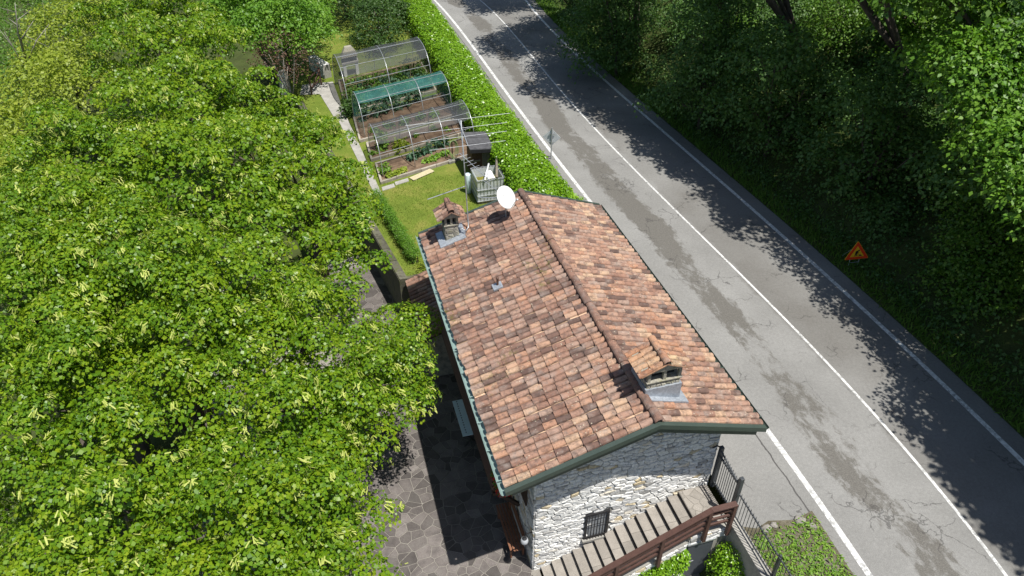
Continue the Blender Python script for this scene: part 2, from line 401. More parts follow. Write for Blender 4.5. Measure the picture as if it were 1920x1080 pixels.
def fast_mesh(name, verts, quads, tint, mat, parent=None, loc=(0, 0, 0), smooth=False):
    """verts (n,3), quads (m,4), tint per vertex"""
    og = np.array(ORIGIN[parent.name] if parent is not None else loc, float)
    me = bpy.data.meshes.new(name)
    n, m = len(verts), len(quads)
    me.vertices.add(n); me.vertices.foreach_set('co', (verts - og).astype(np.float32).ravel())
    me.loops.add(m * 4); me.loops.foreach_set('vertex_index', quads.astype(np.int32).ravel())
    me.polygons.add(m); me.polygons.foreach_set('loop_start', np.arange(0, m * 4, 4, dtype=np.int32))
    me.update(calc_edges=True)
    me.attributes.new('tint', 'FLOAT', 'POINT').data.foreach_set('value', tint.astype(np.float32))
    return link(name, me, mat, parent, Vector(og), smooth)
def unit(a):
    return a / np.maximum(np.linalg.norm(a, axis=1, keepdims=True), 1e-9)
HEX = np.array([(0, 0, 0), (.22, .40, .10), (.66, .34, .06), (1, 0, -.06), (.66, -.34, .06), (.22, -.40, .10)])
LAN = np.array([(0, 0, 0), (.30, .19, .05), (.70, .16, .02), (1, 0, -.10), (.70, -.16, .02), (.30, -.19, .05)])
RHO = np.array([(0, 0, 0), (.42, .36, .10), (1, 0, -.05), (.42, -.36, .10)])
STR = np.array([(0, .09, 0), (0, -.09, 0), (1, -.11, -.05), (1, .11, -.05)])
BLD = np.array([(0, .05, 0), (0, -.05, 0), (1, -.012, .0), (1, .012, .0)])
def leaf_arrays(P, Nn, T, size, tint, shape):
    Nn = unit(Nn); T = T - Nn * np.sum(T * Nn, axis=1, keepdims=True); T = unit(T); S = np.cross(Nn, T)
    k = len(shape)
    V = P[:, None, :] + size[:, None, None] * (shape[None, :, 0:1] * T[:, None, :] + shape[None, :, 1:2] * S[:, None, :] + shape[None, :, 2:3] * Nn[:, None, :])
    n = len(P); base = (np.arange(n) * k)[:, None]
    if k == 6: F = np.concatenate([base + np.array([[0, 5, 4, 3]]), base + np.array([[0, 3, 2, 1]])], 0)
    else: F = base + np.array([[0, 1, 2, 3]])
    return V.reshape(-1, 3), F, np.repeat(tint, k)
def leaf_mesh(name, P, Nn, T, size, tint, shape, mat, parent=None, loc=(0, 0, 0)):
    V, F, t = leaf_arrays(P, Nn, T, size, tint, shape)
    return fast_mesh(name, V, F, t, mat, parent, loc)

def clump_leaves(centers, outs, per, rad, size, rng, flat=0.55, droop=0.35, spread=1.35, jitter=0.5, tj=0.22, tip=.35, hang=.35):
    """leaf sprays: each centre carries a drooping fan of leaves facing out and up"""
    m = len(centers); centers = np.asarray(centers); outs = unit(np.asarray(outs, float))
    cn = unit(outs * flat + np.array([0, 0, 1.0]) + rng.normal(0, .30, (m, 3)))
    t1 = outs - cn * np.sum(outs * cn, 1, keepdims=True) + rng.normal(0, .05, (m, 3)); t1 = unit(t1 - cn * np.sum(t1 * cn, 1, keepdims=True)); t2 = np.cross(cn, t1)
    rr = rad * rng.uniform(.65, 1.3, m); ct = rng.uniform(.2, .8, m)
    idx = np.repeat(np.arange(m), per); n = len(idx)
    rho = np.sqrt(rng.uniform(0.0, 1, n)) * rr[idx]; ph = rng.uniform(0, 2 * np.pi, n)
    c, s = np.cos(ph) * spread, np.sin(ph)
    rad_d = c[:, None] * t1[idx] + s[:, None] * t2[idx]
    Pp = centers[idx] + rad_d * rho[:, None] + cn[idx] * (rng.normal(0, .07, n) * rr[idx])[:, None]
    Pp[:, 2] -= droop * rho ** 2 / rr[idx]
    Nn = cn[idx] + hang * unit(rad_d) + rng.normal(0, jitter, (n, 3))
    T = unit(rad_d) + rng.normal(0, .45, (n, 3)) + np.array([0, 0, -tip])
    sz = size * rng.uniform(.65, 1.25, n)
    tint = np.clip(ct[idx] + rng.normal(0, tj, n), 0, 1)
    return Pp, Nn, T, sz, tint, (cn, t1, t2, rr)
def blob_surface(blobs, dens, rng, shell=(0.84, 1.06), zmin=-0.55, keep=0.80):
    """points and outward directions on the outer skin of a union of ellipsoids"""
    PP, OO = [], []
    for i, (c, r) in enumerate(blobs):
        c = np.array(c); r = np.array(r, float); area = 4 * np.pi * ((r[0]*r[1])**1.6/3 + (r[0]*r[2])**1.6/3 + (r[1]*r[2])**1.6/3) ** (1/1.6)
        n = int(area * dens); k = np.arange(n) + .5
        z = 1 - 2 * k / n; a = np.pi * (1 + 5 ** .5) * k
        d = np.stack([np.cos(a) * np.sqrt(1 - z*z), np.sin(a) * np.sqrt(1 - z*z), z], 1) + rng.normal(0, .05, (n, 3)); d = unit(d)
        d = d[d[:, 2] > zmin]
        p = c + d * r * rng.uniform(shell[0], shell[1], (len(d), 1)); o = unit(d / r)
        ok = np.ones(len(p), bool)
        for j, (c2, r2) in enumerate(blobs):
            if j != i: ok &= np.sum(((p - np.array(c2)) / np.array(r2)) ** 2, 1) > keep ** 2
        PP.append(p[ok]); OO.append(o[ok])
    return np.concatenate(PP), np.concatenate(OO)
def tufts(blobs, rng, size=(.45, .75), k=6.0, flat=.72, low=-.25):
    """branch ends: small tufts riding on the big lobes of a crown"""
    out = []
    for c, r in blobs:
        c = np.array(c); r = np.array(r); n = max(5, int(k * r[0] * r[1] / (size[0] + size[1]) * 1.2)); i = np.arange(n) + .5
        z = 1 - (1 - low) * i / n; a = np.pi * (1 + 5 ** .5) * i + rng.uniform(0, 6)
        d = np.stack([np.cos(a) * np.sqrt(1 - z*z), np.sin(a) * np.sqrt(1 - z*z), z], 1) + rng.normal(0, .12, (n, 3)); d = unit(d)
        for j in range(n):
            s = rng.uniform(*size); out.append((tuple(c + d[j] * r * rng.uniform(.78, 1.16)), (s, s, s * flat)))
    return out
def limb_mesh(base, blobs, r0, rng, per=3):
    mb = MB(); base = Vector(base)
    top = Vector(np.mean([b[0] for b in blobs], 0)); fork = base.lerp(Vector((top.x, top.y, top.z)), 0.45); fork.x = base.x * .7 + fork.x * .3; fork.y = base.y * .7 + fork.y * .3
    mid = base.lerp(fork, .5) + Vector(rng.normal(0, .06, 3))
    mb.tube([base, mid, fork], [r0 * 1.25, r0, r0 * .85], 8)
    for c, r in blobs:
        c = Vector(c); r = Vector(r)
        q = fork.lerp(c, .55) + Vector(rng.normal(0, .2, 3)); e = c + Vector((0, 0, r.z * .25))
        mb.tube([fork - Vector((0, 0, .1)), q, e], [r0 * .6, r0 * .38, r0 * .16], 6)
        for k in range(per):
            w = rng.uniform(0, 6.28); d = Vector((math.cos(w) * r.x, math.sin(w) * r.y, rng.uniform(-.1, .5) * r.z)) * .82
            mb.tube([q.lerp(e, rng.uniform(.1, .8)), q.lerp(c + d, .6) + Vector((0, 0, .15)), c + d], [r0 * .28, r0 * .16, r0 * .05], 5)
    return mb
def tree(name, label, cat, base, blobs, mat, dens, per, rad, size, rng, group=None, shape=HEX, bark='bark', r0=.2, inner=True, blossom=0.0, flat=.55, droop=.35, jitter=.5, limbs=3, zmin=-.55, shell=(.84, 1.06), spread=1.35, tuft=None, tuftk=6.0, tflat=.72, tip=.35, hang=.35, core=None):
    t = thing(name, label, cat, base, group)
    limb_mesh(base, blobs, r0, rng, limbs).build('trunk', bark, t, smooth=True)
    p, o = blob_surface(tufts(blobs, rng, tuft, tuftk, tflat) if tuft else blobs, dens, rng, zmin=zmin, shell=shell)
    A = clump_leaves(p, o, per, rad, size, rng, flat, droop, spread, jitter, .22, tip, hang)
    parts = [leaf_arrays(*A[:5], shape)]
    if inner:
        inb = [(c, np.array(r) * (core or (.66 if tuft else .74))) for c, r in blobs]
        p2, o2 = blob_surface(inb, dens * (.62 if core else .42 if tuft else .6), rng, zmin=-.3)
        B = clump_leaves(p2, o2, max(6, per // 2), rad * 1.1, size * 1.45, rng, flat, droop)
        parts.append(leaf_arrays(*B[:5], shape))
    off = 0; V = []; F = []; T = []
    for v, f, tt in parts: V.append(v); F.append(f + off); T.append(tt); off += len(v)
    crown = fast_mesh('crown', np.concatenate(V), np.concatenate(F), np.concatenate(T), mat, t)
    if blossom:
        cn, t1, t2, rr = A[5]; m = len(p); sel = np.where((rng.uniform(0, 1, m) < blossom))[0]
        g = np.repeat(sel, 1); k = rng.integers(5, 10, len(g)); ph = rng.uniform(-1.7, 1.7, len(g)); rho = rng.uniform(.35, 1.0, len(g)) * rr[g]
        rd = np.cos(ph)[:, None] * spread * t1[g] + np.sin(ph)[:, None] * t2[g]
        c0 = p[g] + rd * rho[:, None] + cn[g] * .13; c0[:, 2] -= droop * rho ** 2 / rr[g]
        i = np.repeat(np.arange(len(g)), k); n = len(i)
        od = .55 * unit(rd)[i] + rng.normal(0, .40, (n, 3)) + np.array([0, 0, -.95])
        PB = c0[i] + rng.normal(0, .045, (n, 3)) + cn[g][i] * .03
        NB = cn[g][i] + unit(rd)[i] * .8 + rng.normal(0, .3, (n, 3))
        V, F, T = leaf_arrays(PB, NB, od, rng.uniform(.09, .155, n), rng.uniform(0, 1, n), STR * np.array([1, .95, 1]))
        fast_mesh('blossom', V, F, T, 'bract', crown)
    return t

def clip_poly(poly, nx, ny, d):
    out = []; k = len(poly)
    for i in range(k):
        a, b = poly[i], poly[(i + 1) % k]
        da = a[0] * nx + a[1] * ny - d; db = b[0] * nx + b[1] * ny - d
        if da <= 0: out.append(a)
        if (da < 0 < db) or (db < 0 < da):
            t = da / (da - db); out.append((a[0] + (b[0] - a[0]) * t, a[1] + (b[1] - a[1]) * t))
    return out
def voronoi_cells(poly, cell, aspect, rng, relax=0.42):
    """irregular cells filling a convex polygon; cell = mean height, aspect = width / height"""
    a = np.array(poly); x0, y0 = a.min(0); x1, y1 = a.max(0)
    pts = []; y = y0 - cell; row = 0
    while y < y1 + cell:
        x = x0 - cell * aspect * 2 + rng.uniform(0, 1) * cell * aspect
        while x < x1 + cell * aspect:
            pts.append((x + rng.uniform(-relax, relax) * cell * aspect, y + rng.uniform(-relax, relax) * cell)); x += cell * aspect * rng.uniform(.55, 1.45)
        y += cell * rng.uniform(.8, 1.2)
    P = np.array(pts); Q = P / np.array([aspect, 1.0]); cells = []
    pq = [(px / aspect, py) for px, py in poly]
    for i in range(len(P)):
        d2 = np.sum((Q - Q[i]) ** 2, 1); near = np.argsort(d2)[1:22]; c = pq
        for j in near:
            n = Q[j] - Q[i]; m = (Q[j] + Q[i]) / 2
            c = clip_poly(c, n[0], n[1], n.dot(m))
            if len(c) < 3: break
        if len(c) >= 3:
            c = [(x * aspect, y) for x, y in c]
            ar = abs(sum(c[k][0] * c[(k+1) % len(c)][1] - c[(k+1) % len(c)][0] * c[k][1] for k in range(len(c)))) / 2
            if ar > cell * cell * aspect * .06: cells.append((c, ar))
    return cells
def inset(poly, g):
    """shrink a convex polygon by g on every side"""
    ar = sum(poly[k][0] * poly[(k+1) % len(poly)][1] - poly[(k+1) % len(poly)][0] * poly[k][1] for k in range(len(poly)))
    P = poly if ar > 0 else poly[::-1]; out = P; k = len(P)
    for i in range(k):
        a, b = P[i], P[(i + 1) % k]; dx, dy = b[0] - a[0], b[1] - a[1]; L = math.hypot(dx, dy)
        if L < 1e-6: continue
        nx, ny = dy / L, -dx / L
        out = clip_poly(out, nx, ny, nx * a[0] + ny * a[1] - g)
        if len(out) < 3: return None
    return out
def stone_solid(mb, poly, mp, h, cham, t, jit=0.0, rng=RNG, deep=0.03):
    """one stone: mp(u, v, d) maps the wall plane to space, d outwards"""
    top = inset(poly, cham)
    if top is None: top = [((p[0] + sum(q[0] for q in poly) / len(poly)) / 2, (p[1] + sum(q[1] for q in poly) / len(poly)) / 2) for p in poly]; 
    k = len(poly); 
    if len(top) != k:
        cx = sum(q[0] for q in poly) / k; cy = sum(q[1] for q in poly) / k
        top = [(cx + (p[0] - cx) * .72, cy + (p[1] - cy) * .72) for p in poly]
    else:
        pass
    P = poly
    ar = sum(P[i][0] * P[(i+1) % k][1] - P[(i+1) % k][0] * P[i][1] for i in range(k))
    if ar < 0: P = P[::-1]
    cx = sum(q[0] for q in P) / k; cy = sum(q[1] for q in P) / k
    f = max(.35, 1 - cham / max(1e-4, math.sqrt(abs(ar) / 2) * .5))
    top = [(cx + (p[0] - cx) * f, cy + (p[1] - cy) * f) for p in P]
    n = len(mb.v)
    mb.v += [tuple(mp(p[0], p[1], -deep)) for p in P] + [tuple(mp(p[0], p[1], h * .55)) for p in P] + [tuple(mp(p[0], p[1], h + (rng.uniform(-jit, jit) if jit else 0))) for p in top]
    for i in range(k):
        j = (i + 1) % k
        mb.face([n + i, n + j, n + k + j, n + k + i], t); mb.face([n + k + i, n + k + j, n + 2 * k + j, n + 2 * k + i], t)
    mb.face([n + 2 * k + i for i in range(k)], t)
def stones(name, stuffname, cells, mp, gap, h, cham, mat, parent, limit=300, jit=0.0, tint=None, rng=RNG, keyf=None):
    """cells become stones: the ones that show largest singly, the rest as one mass"""
    items = []
    for c, ar in cells:
        cx = sum(p[0] for p in c) / len(c); cy = sum(p[1] for p in c) / len(c)
        w = mp(cx, cy, 0); x, y = pix(w); inside = (-20 < x < 1940 and -20 < y < 1100)
        key = (ar / depth_of(w) ** 2) * (1 if inside else .001) * (keyf(x, y, cx, cy) if keyf else 1)
        items.append((key, c))
    items.sort(key=lambda a: -a[0]); rest = MB()
    for i, (k, c) in enumerate(items):
        p = inset(c, gap)
        if p is None or len(p) < 3: continue
        t = tint(rng) if tint else rng.uniform(0, 1)
        mb = MB() if i < limit else rest
        stone_solid(mb, p, mp, h * rng.uniform(.6, 1.25), cham, t, jit, rng)
        if i < limit: mb.build(name, mat, parent)
    if rest.f: tagp(rest.build(stuffname, mat, parent), kind='stuff')
#=====SETTING=====
# ------------------------------------------------------------------ ground, road, hillside
def vnoise(x, y, seed=0.0):
    """cheap smooth value field"""
    return (np.sin(x * .71 + seed) * np.cos(y * .53 - seed * 1.3) + .6 * np.sin(x * 1.37 - y * .9 + seed * 2.1) + .5 * np.cos(x * 2.3 + y * 1.9 + seed) + .35 * np.sin(x * 3.9 - y * 3.1 + seed * .7)) / 2.45
Z_PATIO = -2.0
Z_GARDEN = -0.2
def ground_z(x, y):
    q = (x - P0.x) * GV.x + (y - P0.y) * GV.y
    u = x - XL(y)
    low = -2.2 - .28 * np.maximum(0, -q - 13) + .25 * vnoise(x * .5, y * .5, 2.0) * np.clip((-q - 12) / 4, 0, 1)
    return np.where(u > -2.3, -0.6, low)
xs = np.concatenate([np.arange(-140, -40, 5.0), np.arange(-40, 20, 1.0), np.arange(20, 161, 10.0)])
ys = np.concatenate([np.arange(-60, 0, 5.0), np.arange(0, 70, 1.0), np.arange(70, 241, 10.0)])
X, Y = np.meshgrid(xs, ys); Zg = ground_z(X, Y)
def grid_faces(nr, nc):
    i = np.arange(nr - 1)[:, None] * nc + np.arange(nc - 1)[None, :]
    return np.stack([i, i + 1, i + nc + 1, i + nc], -1).reshape(-1, 4)
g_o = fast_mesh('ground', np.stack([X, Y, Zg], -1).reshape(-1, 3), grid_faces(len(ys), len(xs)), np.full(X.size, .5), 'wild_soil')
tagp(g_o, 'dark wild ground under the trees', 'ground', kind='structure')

yr = np.arange(-14, 112, .75)
def strip(name, left, right, z, mat, ncol=2, uv=False, parent=None):
    V = []; UV = []
    for y in yr:
        l, r = float(left(y)), float(right(y)); x0 = float(XL(y))
        for k in range(ncol):
            x = l + (r - l) * k / (ncol - 1); V.append((x, y, z)); UV.append(((x - x0) * .94, y * 1.06))
    V = np.array(V); F = grid_faces(len(yr), ncol)
    o = fast_mesh(name, V, F, np.full(len(V), .5), mat, parent)
    if uv:
        lay = o.data.uv_layers.new(name='road'); li = np.empty(len(o.data.loops), np.int32); o.data.loops.foreach_get('vertex_index', li)
        lay.data.foreach_set('uv', np.array(UV, np.float32)[li].ravel())
    return o
road = strip('road', lambda y: XL(y) - 2.45, lambda y: XR(y) + .75, 0.0, 'asphalt', 9, True)
tagp(road, 'cracked grey two-lane asphalt road', 'road', kind='structure')
strip('edge_line', lambda y: XL(y) - .10, lambda y: XL(y) + .07, .004, 'line_paint', parent=road)
strip('centre_line', lambda y: XC(y) - .045, lambda y: XC(y) + .045, .004, 'line_paint', parent=road)
strip('edge_line', lambda y: XR(y) - .08, lambda y: XR(y) + .09, .004, 'line_paint', parent=road)

def hill_z(x, y):
    d = (x - XR(y) - .72) * .9
    h = .16 * np.clip(d, 0, 1.4) + np.where(d > 1.4, (d - 1.4) * .80, 0)
    h = np.where(d > 15, h - (d - 15) * .25, h)
    return h + .35 * vnoise(x * .8, y * .8, 5.0) * np.clip((d - 1.0) / 3, 0, 1) + .004
dcol = np.concatenate([np.array([0, .35, .7, 1.1]), np.arange(1.5, 26, .8), np.arange(28, 120, 8.0)])
yh = np.concatenate([np.arange(-40, -4, 3.0), np.arange(-4, 75, .9), np.arange(76, 150, 5.0)])
HX = np.stack([XR(yh) + .72 + d / .9 for d in dcol], 1); HY = np.repeat(yh[:, None], len(dcol), 1)
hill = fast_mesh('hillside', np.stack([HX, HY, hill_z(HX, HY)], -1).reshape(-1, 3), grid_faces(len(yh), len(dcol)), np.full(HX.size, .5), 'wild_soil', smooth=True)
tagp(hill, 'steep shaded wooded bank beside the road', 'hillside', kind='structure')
def on_hill(px, py):
    r = ray(px, py); o = Vector((0, 0, CAM_H)); t = 8.0
    while t < 90:
        p = o + r * t
        if p.z < float(hill_z(p.x, p.y)): return p
        t += .15
    return o + r * 60

# undergrowth on the bank: one mass of small-leaved shrubs and creepers
rg = np.random.default_rng(5)
n = 7000
yy = rg.uniform(3, 68, n) ; dd = .75 + 22 * rg.uniform(0, 1, n) ** 1.5
keep = rg.uniform(0, 1, n) < np.clip(1.25 - yy / 75, .25, 1)
yy, dd = yy[keep], dd[keep]; xx = XR(yy) + .72 + dd / .9
zz = hill_z(xx, yy) + .05 + .35 * np.clip(dd / 3, .1, 1) * rg.uniform(0, 1, len(xx))
gx = (hill_z(xx + .3, yy) - hill_z(xx - .3, yy)) / .6; gy = (hill_z(xx, yy + .3) - hill_z(xx, yy - .3)) / .6
outs = unit(np.stack([-gx, -gy, np.ones(len(xx))], 1) + rg.normal(0, .5, (len(xx), 3)))
A = clump_leaves(np.stack([xx, yy, zz], 1), outs, 15, .36, .135, rg, flat=.9, droop=.3, jitter=.6)
bl = []
for k in range(420):
    y = rg.uniform(4, 66); d = 1.6 + rg.uniform(0, 1) ** .9 * 22; r = rg.uniform(.55, 1.3) * min(1.35, .35 + d / 6); x = float(XR(y)) + .72 + d / .9
    bl.append(((x, y, float(hill_z(np.array(x), np.array(y))) + r * rg.uniform(.15, .9)), (r, r, r * .95)))
p_, o_ = blob_surface(bl, 4.2, rg, zmin=-.3)
B = clump_leaves(p_, o_, 13, .34, .14, rg, flat=.8, droop=.35, jitter=.6)
ug = leaf_mesh('undergrowth', *[np.concatenate([a, b]) for a, b in zip(A[:5], B[:5])], RHO, 'ivy_leaf')
tagp(ug, 'dense dark creepers and low shrubs covering the bank', 'undergrowth', kind='stuff')
# grass on the verge at the foot of the bank
n = 20000
yy = rg.uniform(5, 62, n); dd = np.abs(rg.normal(0.35, .75, n)) + .02; xx = XR(yy) + .72 + dd / .9
P_ = np.stack([xx, yy, hill_z(xx, yy) - .01], 1); T_ = np.stack([rg.normal(0, .5, n), rg.normal(0, .5, n), np.ones(n)], 1)
vg = leaf_mesh('verge_grass', P_, rg.normal(0, 1, (n, 3)), T_, rg.uniform(.10, .28, n), rg.uniform(0, 1, n), BLD * np.array([1, 2.2, 1]), 'grass_shade')
tagp(vg, 'strip of shaded grass between the road and the bank', 'grass', kind='stuff')

# ------------------------------------------------------------------ patio with irregular porphyry slabs
mb = MB()
PAT = [(-13.5, -7.0), (-4.55, -7.0), (-4.55, 11.6), (-6.3, 11.6), (-6.85, 16.5), (-13.5, 16.5)]
mb.hexa([HL(q, s, -2.35) for q, s in PAT], [HL(q, s, Z_PATIO) for q, s in PAT])
mb.hexa([HL(q, s, -2.37) for q, s in [(-4.5, -7), (.2, -7), (.2, -1.25), (-4.5, -1.25)]], [HL(q, s, Z_PATIO - .012) for q, s in [(-4.5, -7), (.2, -7), (.2, -1.25), (-4.5, -1.25)]])
patio = mb.build('patio', 'joint')
tagp(patio, 'patio of irregular grey-brown stone slabs with pale joints', 'patio', kind='structure')
cells = voronoi_cells([(-9.6, -3.2), (-4.76, -3.2), (-4.76, 9.5), (-9.6, 9.5)], .30, 1.1, np.random.default_rng(3), .46)
cells += voronoi_cells([(-9.3, 9.55), (-6.35, 9.55), (-6.75, 15.6), (-9.3, 15.6)], .34, 1.1, np.random.default_rng(4), .46)
stones('paving_slab', 'paving_slabs', cells, lambda u, v, d: HL(u, v, Z_PATIO + d), .010, .014, .004, 'porphyry', patio, 300, keyf=lambda x, y, a, b: 1 if x > 690 else .1)

# ------------------------------------------------------------------ garden terrace
def qedge(s): return -6.09 - .16 * (s - 11.9)
TER = [(.35, 10.2), (.35, 62), (qedge(45) - 1, 62), (qedge(45), 45), (qedge(33), 33), (qedge(11.9), 11.9), (-4.6, 11.75), (-4.6, 10.2)]
mb = MB(); mb.hexa([HL(q, s, -2.6) for q, s in TER], [HL(q, s, Z_GARDEN) for q, s in TER])
lawn = mb.build('lawn', 'turf')
tagp(lawn, 'sunlit mown lawn of the garden terrace', 'lawn', kind='structure')
rg = np.random.default_rng(8); n = 20000
q_ = rg.uniform(-7.0, .2, n); s_ = rg.uniform(11.8, 19.4, n); far = rg.uniform(0, 1, n) < .25
s_ = np.where(far, rg.uniform(33, 45, n), s_); ok = q_ > qedge(s_) + .1; q_, s_ = q_[ok], s_[ok]; n = len(q_)
P_ = np.array(P0)[None] + q_[:, None] * np.array(GV) + s_[:, None] * np.array(EV); P_[:, 2] = Z_GARDEN - .005
T_ = np.stack([rg.normal(0, .6, n), rg.normal(0, .6, n), np.ones(n)], 1)
lg = leaf_mesh('lawn_grass', P_, rg.normal(0, 1, (n, 3)), T_, rg.uniform(.04, .09, n), np.clip(.5 + .35 * vnoise(P_[:, 0] * 2, P_[:, 1] * 2, 1.0) + rg.normal(0, .2, n), 0, 1), BLD * np.array([1, 2.5, 1]), 'grass')
tagp(lg, 'short grass blades of the garden lawn', 'grass', kind='stuff')

# weed patch between fence and road
mb = MB(); rg = np.random.default_rng(21)
WP = [(.38, -1.45), (.75, -1.62), (1.15, -1.50), (1.8, -1.66), (2.42, -1.55), (2.36, -2.5), (2.30, -3.5), (2.2, -5.0), (2.0, -8.0), (.30, -8.0), (.33, -4.0)]
mb.hexa([HL(q, s, -.05) for q, s in WP], [HL(q, s, .022) for q, s in WP])
weed = mb.build('weedy_ground', 'bare_soil'); tagp(weed, 'bare weedy ground between the metal fence and the road', 'ground', kind='structure')
n = 760; q_ = rg.uniform(.42, 2.25, n); s_ = -1.75 - rg.uniform(0, 1, n) ** .9 * 4.5
C_ = np.array([HL(a, b, .03) for a, b in zip(q_, s_)]); A = clump_leaves(C_, np.tile([0, 0, 1.], (n, 1)) + rg.normal(0, .3, (n, 3)), 13, .11, .085, rg, droop=-.2, jitter=.35)
wd = leaf_mesh('weeds', *A[:5], LAN, 'veg_leaf'); tagp(wd, 'low green weeds on the bare ground inside the road edge', 'weeds', kind='stuff')
n = 5000; q_ = rg.uniform(.40, 2.2, n); s_ = rg.uniform(-6.5, -2.1, n); okk = vnoise(q_ * 3, s_ * 3, 4.0) > -.05; q_, s_ = q_[okk], s_[okk]; n = len(q_)
P_ = np.array([HL(a, b, .02) for a, b in zip(q_, s_)]); T_ = np.stack([rg.normal(0, .8, n), rg.normal(0, .8, n), np.ones(n)], 1)
wg = leaf_mesh('weed_grass', P_, rg.normal(0, 1, (n, 3)), T_, rg.uniform(.04, .10, n), rg.uniform(0, 1, n), BLD * np.array([1, 2.5, 1]), 'grass'); tagp(wg, 'thin grass growing in the weedy ground', 'grass', kind='stuff')
for k, (q, s, r) in enumerate([(.98, -1.70, .15), (1.22, -1.66, .11), (1.95, -1.72, .17), (2.15, -1.95, .12)]):
    mb = MB(); m = 7; pl = [(q + r * math.cos(6.28 * i / m) * rg.uniform(.7, 1.2), s + .8 * r * math.sin(6.28 * i / m) * rg.uniform(.7, 1.2)) for i in range(m)]
    stone_solid(mb, pl, lambda u, v, d: HL(u, v, .022 + d), .05, .03, .5, .01, rg); mb.build('stone', 'pebble', weed)

# ------------------------------------------------------------------ house
QR, ZR = -2.1, 3.96
def zr(q): return ZR - .303 * (QR - q) if q < QR else ZR - .35 * (q - QR)
QA, QB, SA, SB = -5.58, .70, -.70, 10.05
house = thing('stone_house', 'rubble-stone house with a weathered terracotta tiled roof beside the road', 'house', HL(-2.2, 4.7, Z_PATIO))
WQ0, WQ1 = -4.72, .25
prof = [(WQ0, -2.3), (WQ1, -2.3), (WQ1, zr(WQ1) - .24), (QR, ZR - .24), (WQ0, zr(WQ0) - .24)]
mb = MB(); mb.hexa([HL(q, .03, z) for q, z in prof], [HL(q, 9.4, z) for q, z in prof])
wall = mb.build('wall', 'mortar', house)
vp = [(WQ0 + .005, -2.05), (WQ1 - .005, -2.05), (WQ1 - .005, zr(WQ1) - .3), (QR, ZR - .3), (WQ0 + .005, zr(WQ0) - .3)]
cells = voronoi_cells(vp, .118, 2.1, np.random.default_rng(6), .5)
WIN = (-3.32, -2.64, -1.08, -.02)
def clearwin(c):
    cx = sum(p[0] for p in c) / len(c); cy = sum(p[1] for p in c) / len(c)
    st = -.15 * (-.64 - cx) / .295 if cx < -.64 else 0
    return not (WIN[0] - .02 < cx < WIN[1] + .02 and WIN[2] - .03 < cy < WIN[3] + .03) and cy > st - .25
cells = [c for c in cells if clearwin(c[0])]
stones('wall_stone', 'wall_stones', cells, lambda u, v, d: HL(u, .03 - d, v), .009, .040, .012, 'stone', wall, 300, .012, tint=lambda r: float(np.clip(r.beta(2.2, 1.8), 0, 1)), keyf=lambda x, y, a, b: 2.5 if b < 1.1 else 1)
cells = voronoi_cells([(.01, -2.05), (2.6, -2.05), (2.6, 2.75), (.01, 2.75)], .15, 2.0, np.random.default_rng(9), .44)
stones('side_wall_stone', 'side_wall_stones', cells, lambda u, v, d: HL(WQ0 - d, u, v), .007, .03, .012, 'stone', wall, 70, .012)
# roof deck
for nm, a, b in (('left', QA, QR), ('right', QB, QR)): pass
mb = MB()
mb.hexa([HL(QA, SA + .05, zr(QA) - .24), HL(QR, SA + .05, ZR - .24), HL(QR, SB, ZR - .24), HL(QA, SB, zr(QA) - .24)],
        [HL(QA, SA + .05, zr(QA) - .12), HL(QR, SA + .05, ZR - .12), HL(QR, SB, ZR - .12), HL(QA, SB, zr(QA) - .12)])
mb.hexa([HL(QR + .001, SA + .05, ZR - .24), HL(QB, SA + .05, zr(QB) - .24), HL(QB, SB, zr(QB) - .24), HL(QR + .001, SB, ZR - .24)],
        [HL(QR + .001, SA + .05, ZR - .12), HL(QB, SA + .05, zr(QB) - .12), HL(QB, SB, zr(QB) - .12), HL(QR + .001, SB, ZR - .12)])
roof = mb.build('roof', 'deck', house)
# tiles
def tile(mb, a, dn, sd, up, L, r0, r1, t, n=6, th=.014):
    """half-pipe from a (upper end) along dn; sd sideways, up off the slope"""
    k = n + 1; b = len(mb.v)
    for (o, r) in ((0.0, r0), (L, r1)):
        for i in range(k):
            w = math.pi * (i / n) ; mb.v.append(tuple(a + dn * o + sd * (math.cos(w) * r) + up * (math.sin(w) * r * .82)))
    for i in range(k):
        w = math.pi * (i / n); mb.v.append(tuple(a + dn * L + sd * (math.cos(w) * (r1 - th)) + up * (math.sin(w) * (r1 - th) * .82)))
    for i in range(n):
        mb.face([b + i, b + i + 1, b + k + i + 1, b + k + i], t); mb.face([b + k + i, b + k + i + 1, b + 2 * k + i + 1, b + 2 * k + i], t * .8)
def clear_of_chimney(q, s):
    return not ((-5.02 < q < -4.5 and 8.98 < s < 9.5) or (-2.05 < q < -1.15 and .12 < s < .92))
PITCHW = .205; tiles = []; beds = MB(); rg = np.random.default_rng(14)
ncol = int((SB - SA - .12) / PITCHW)
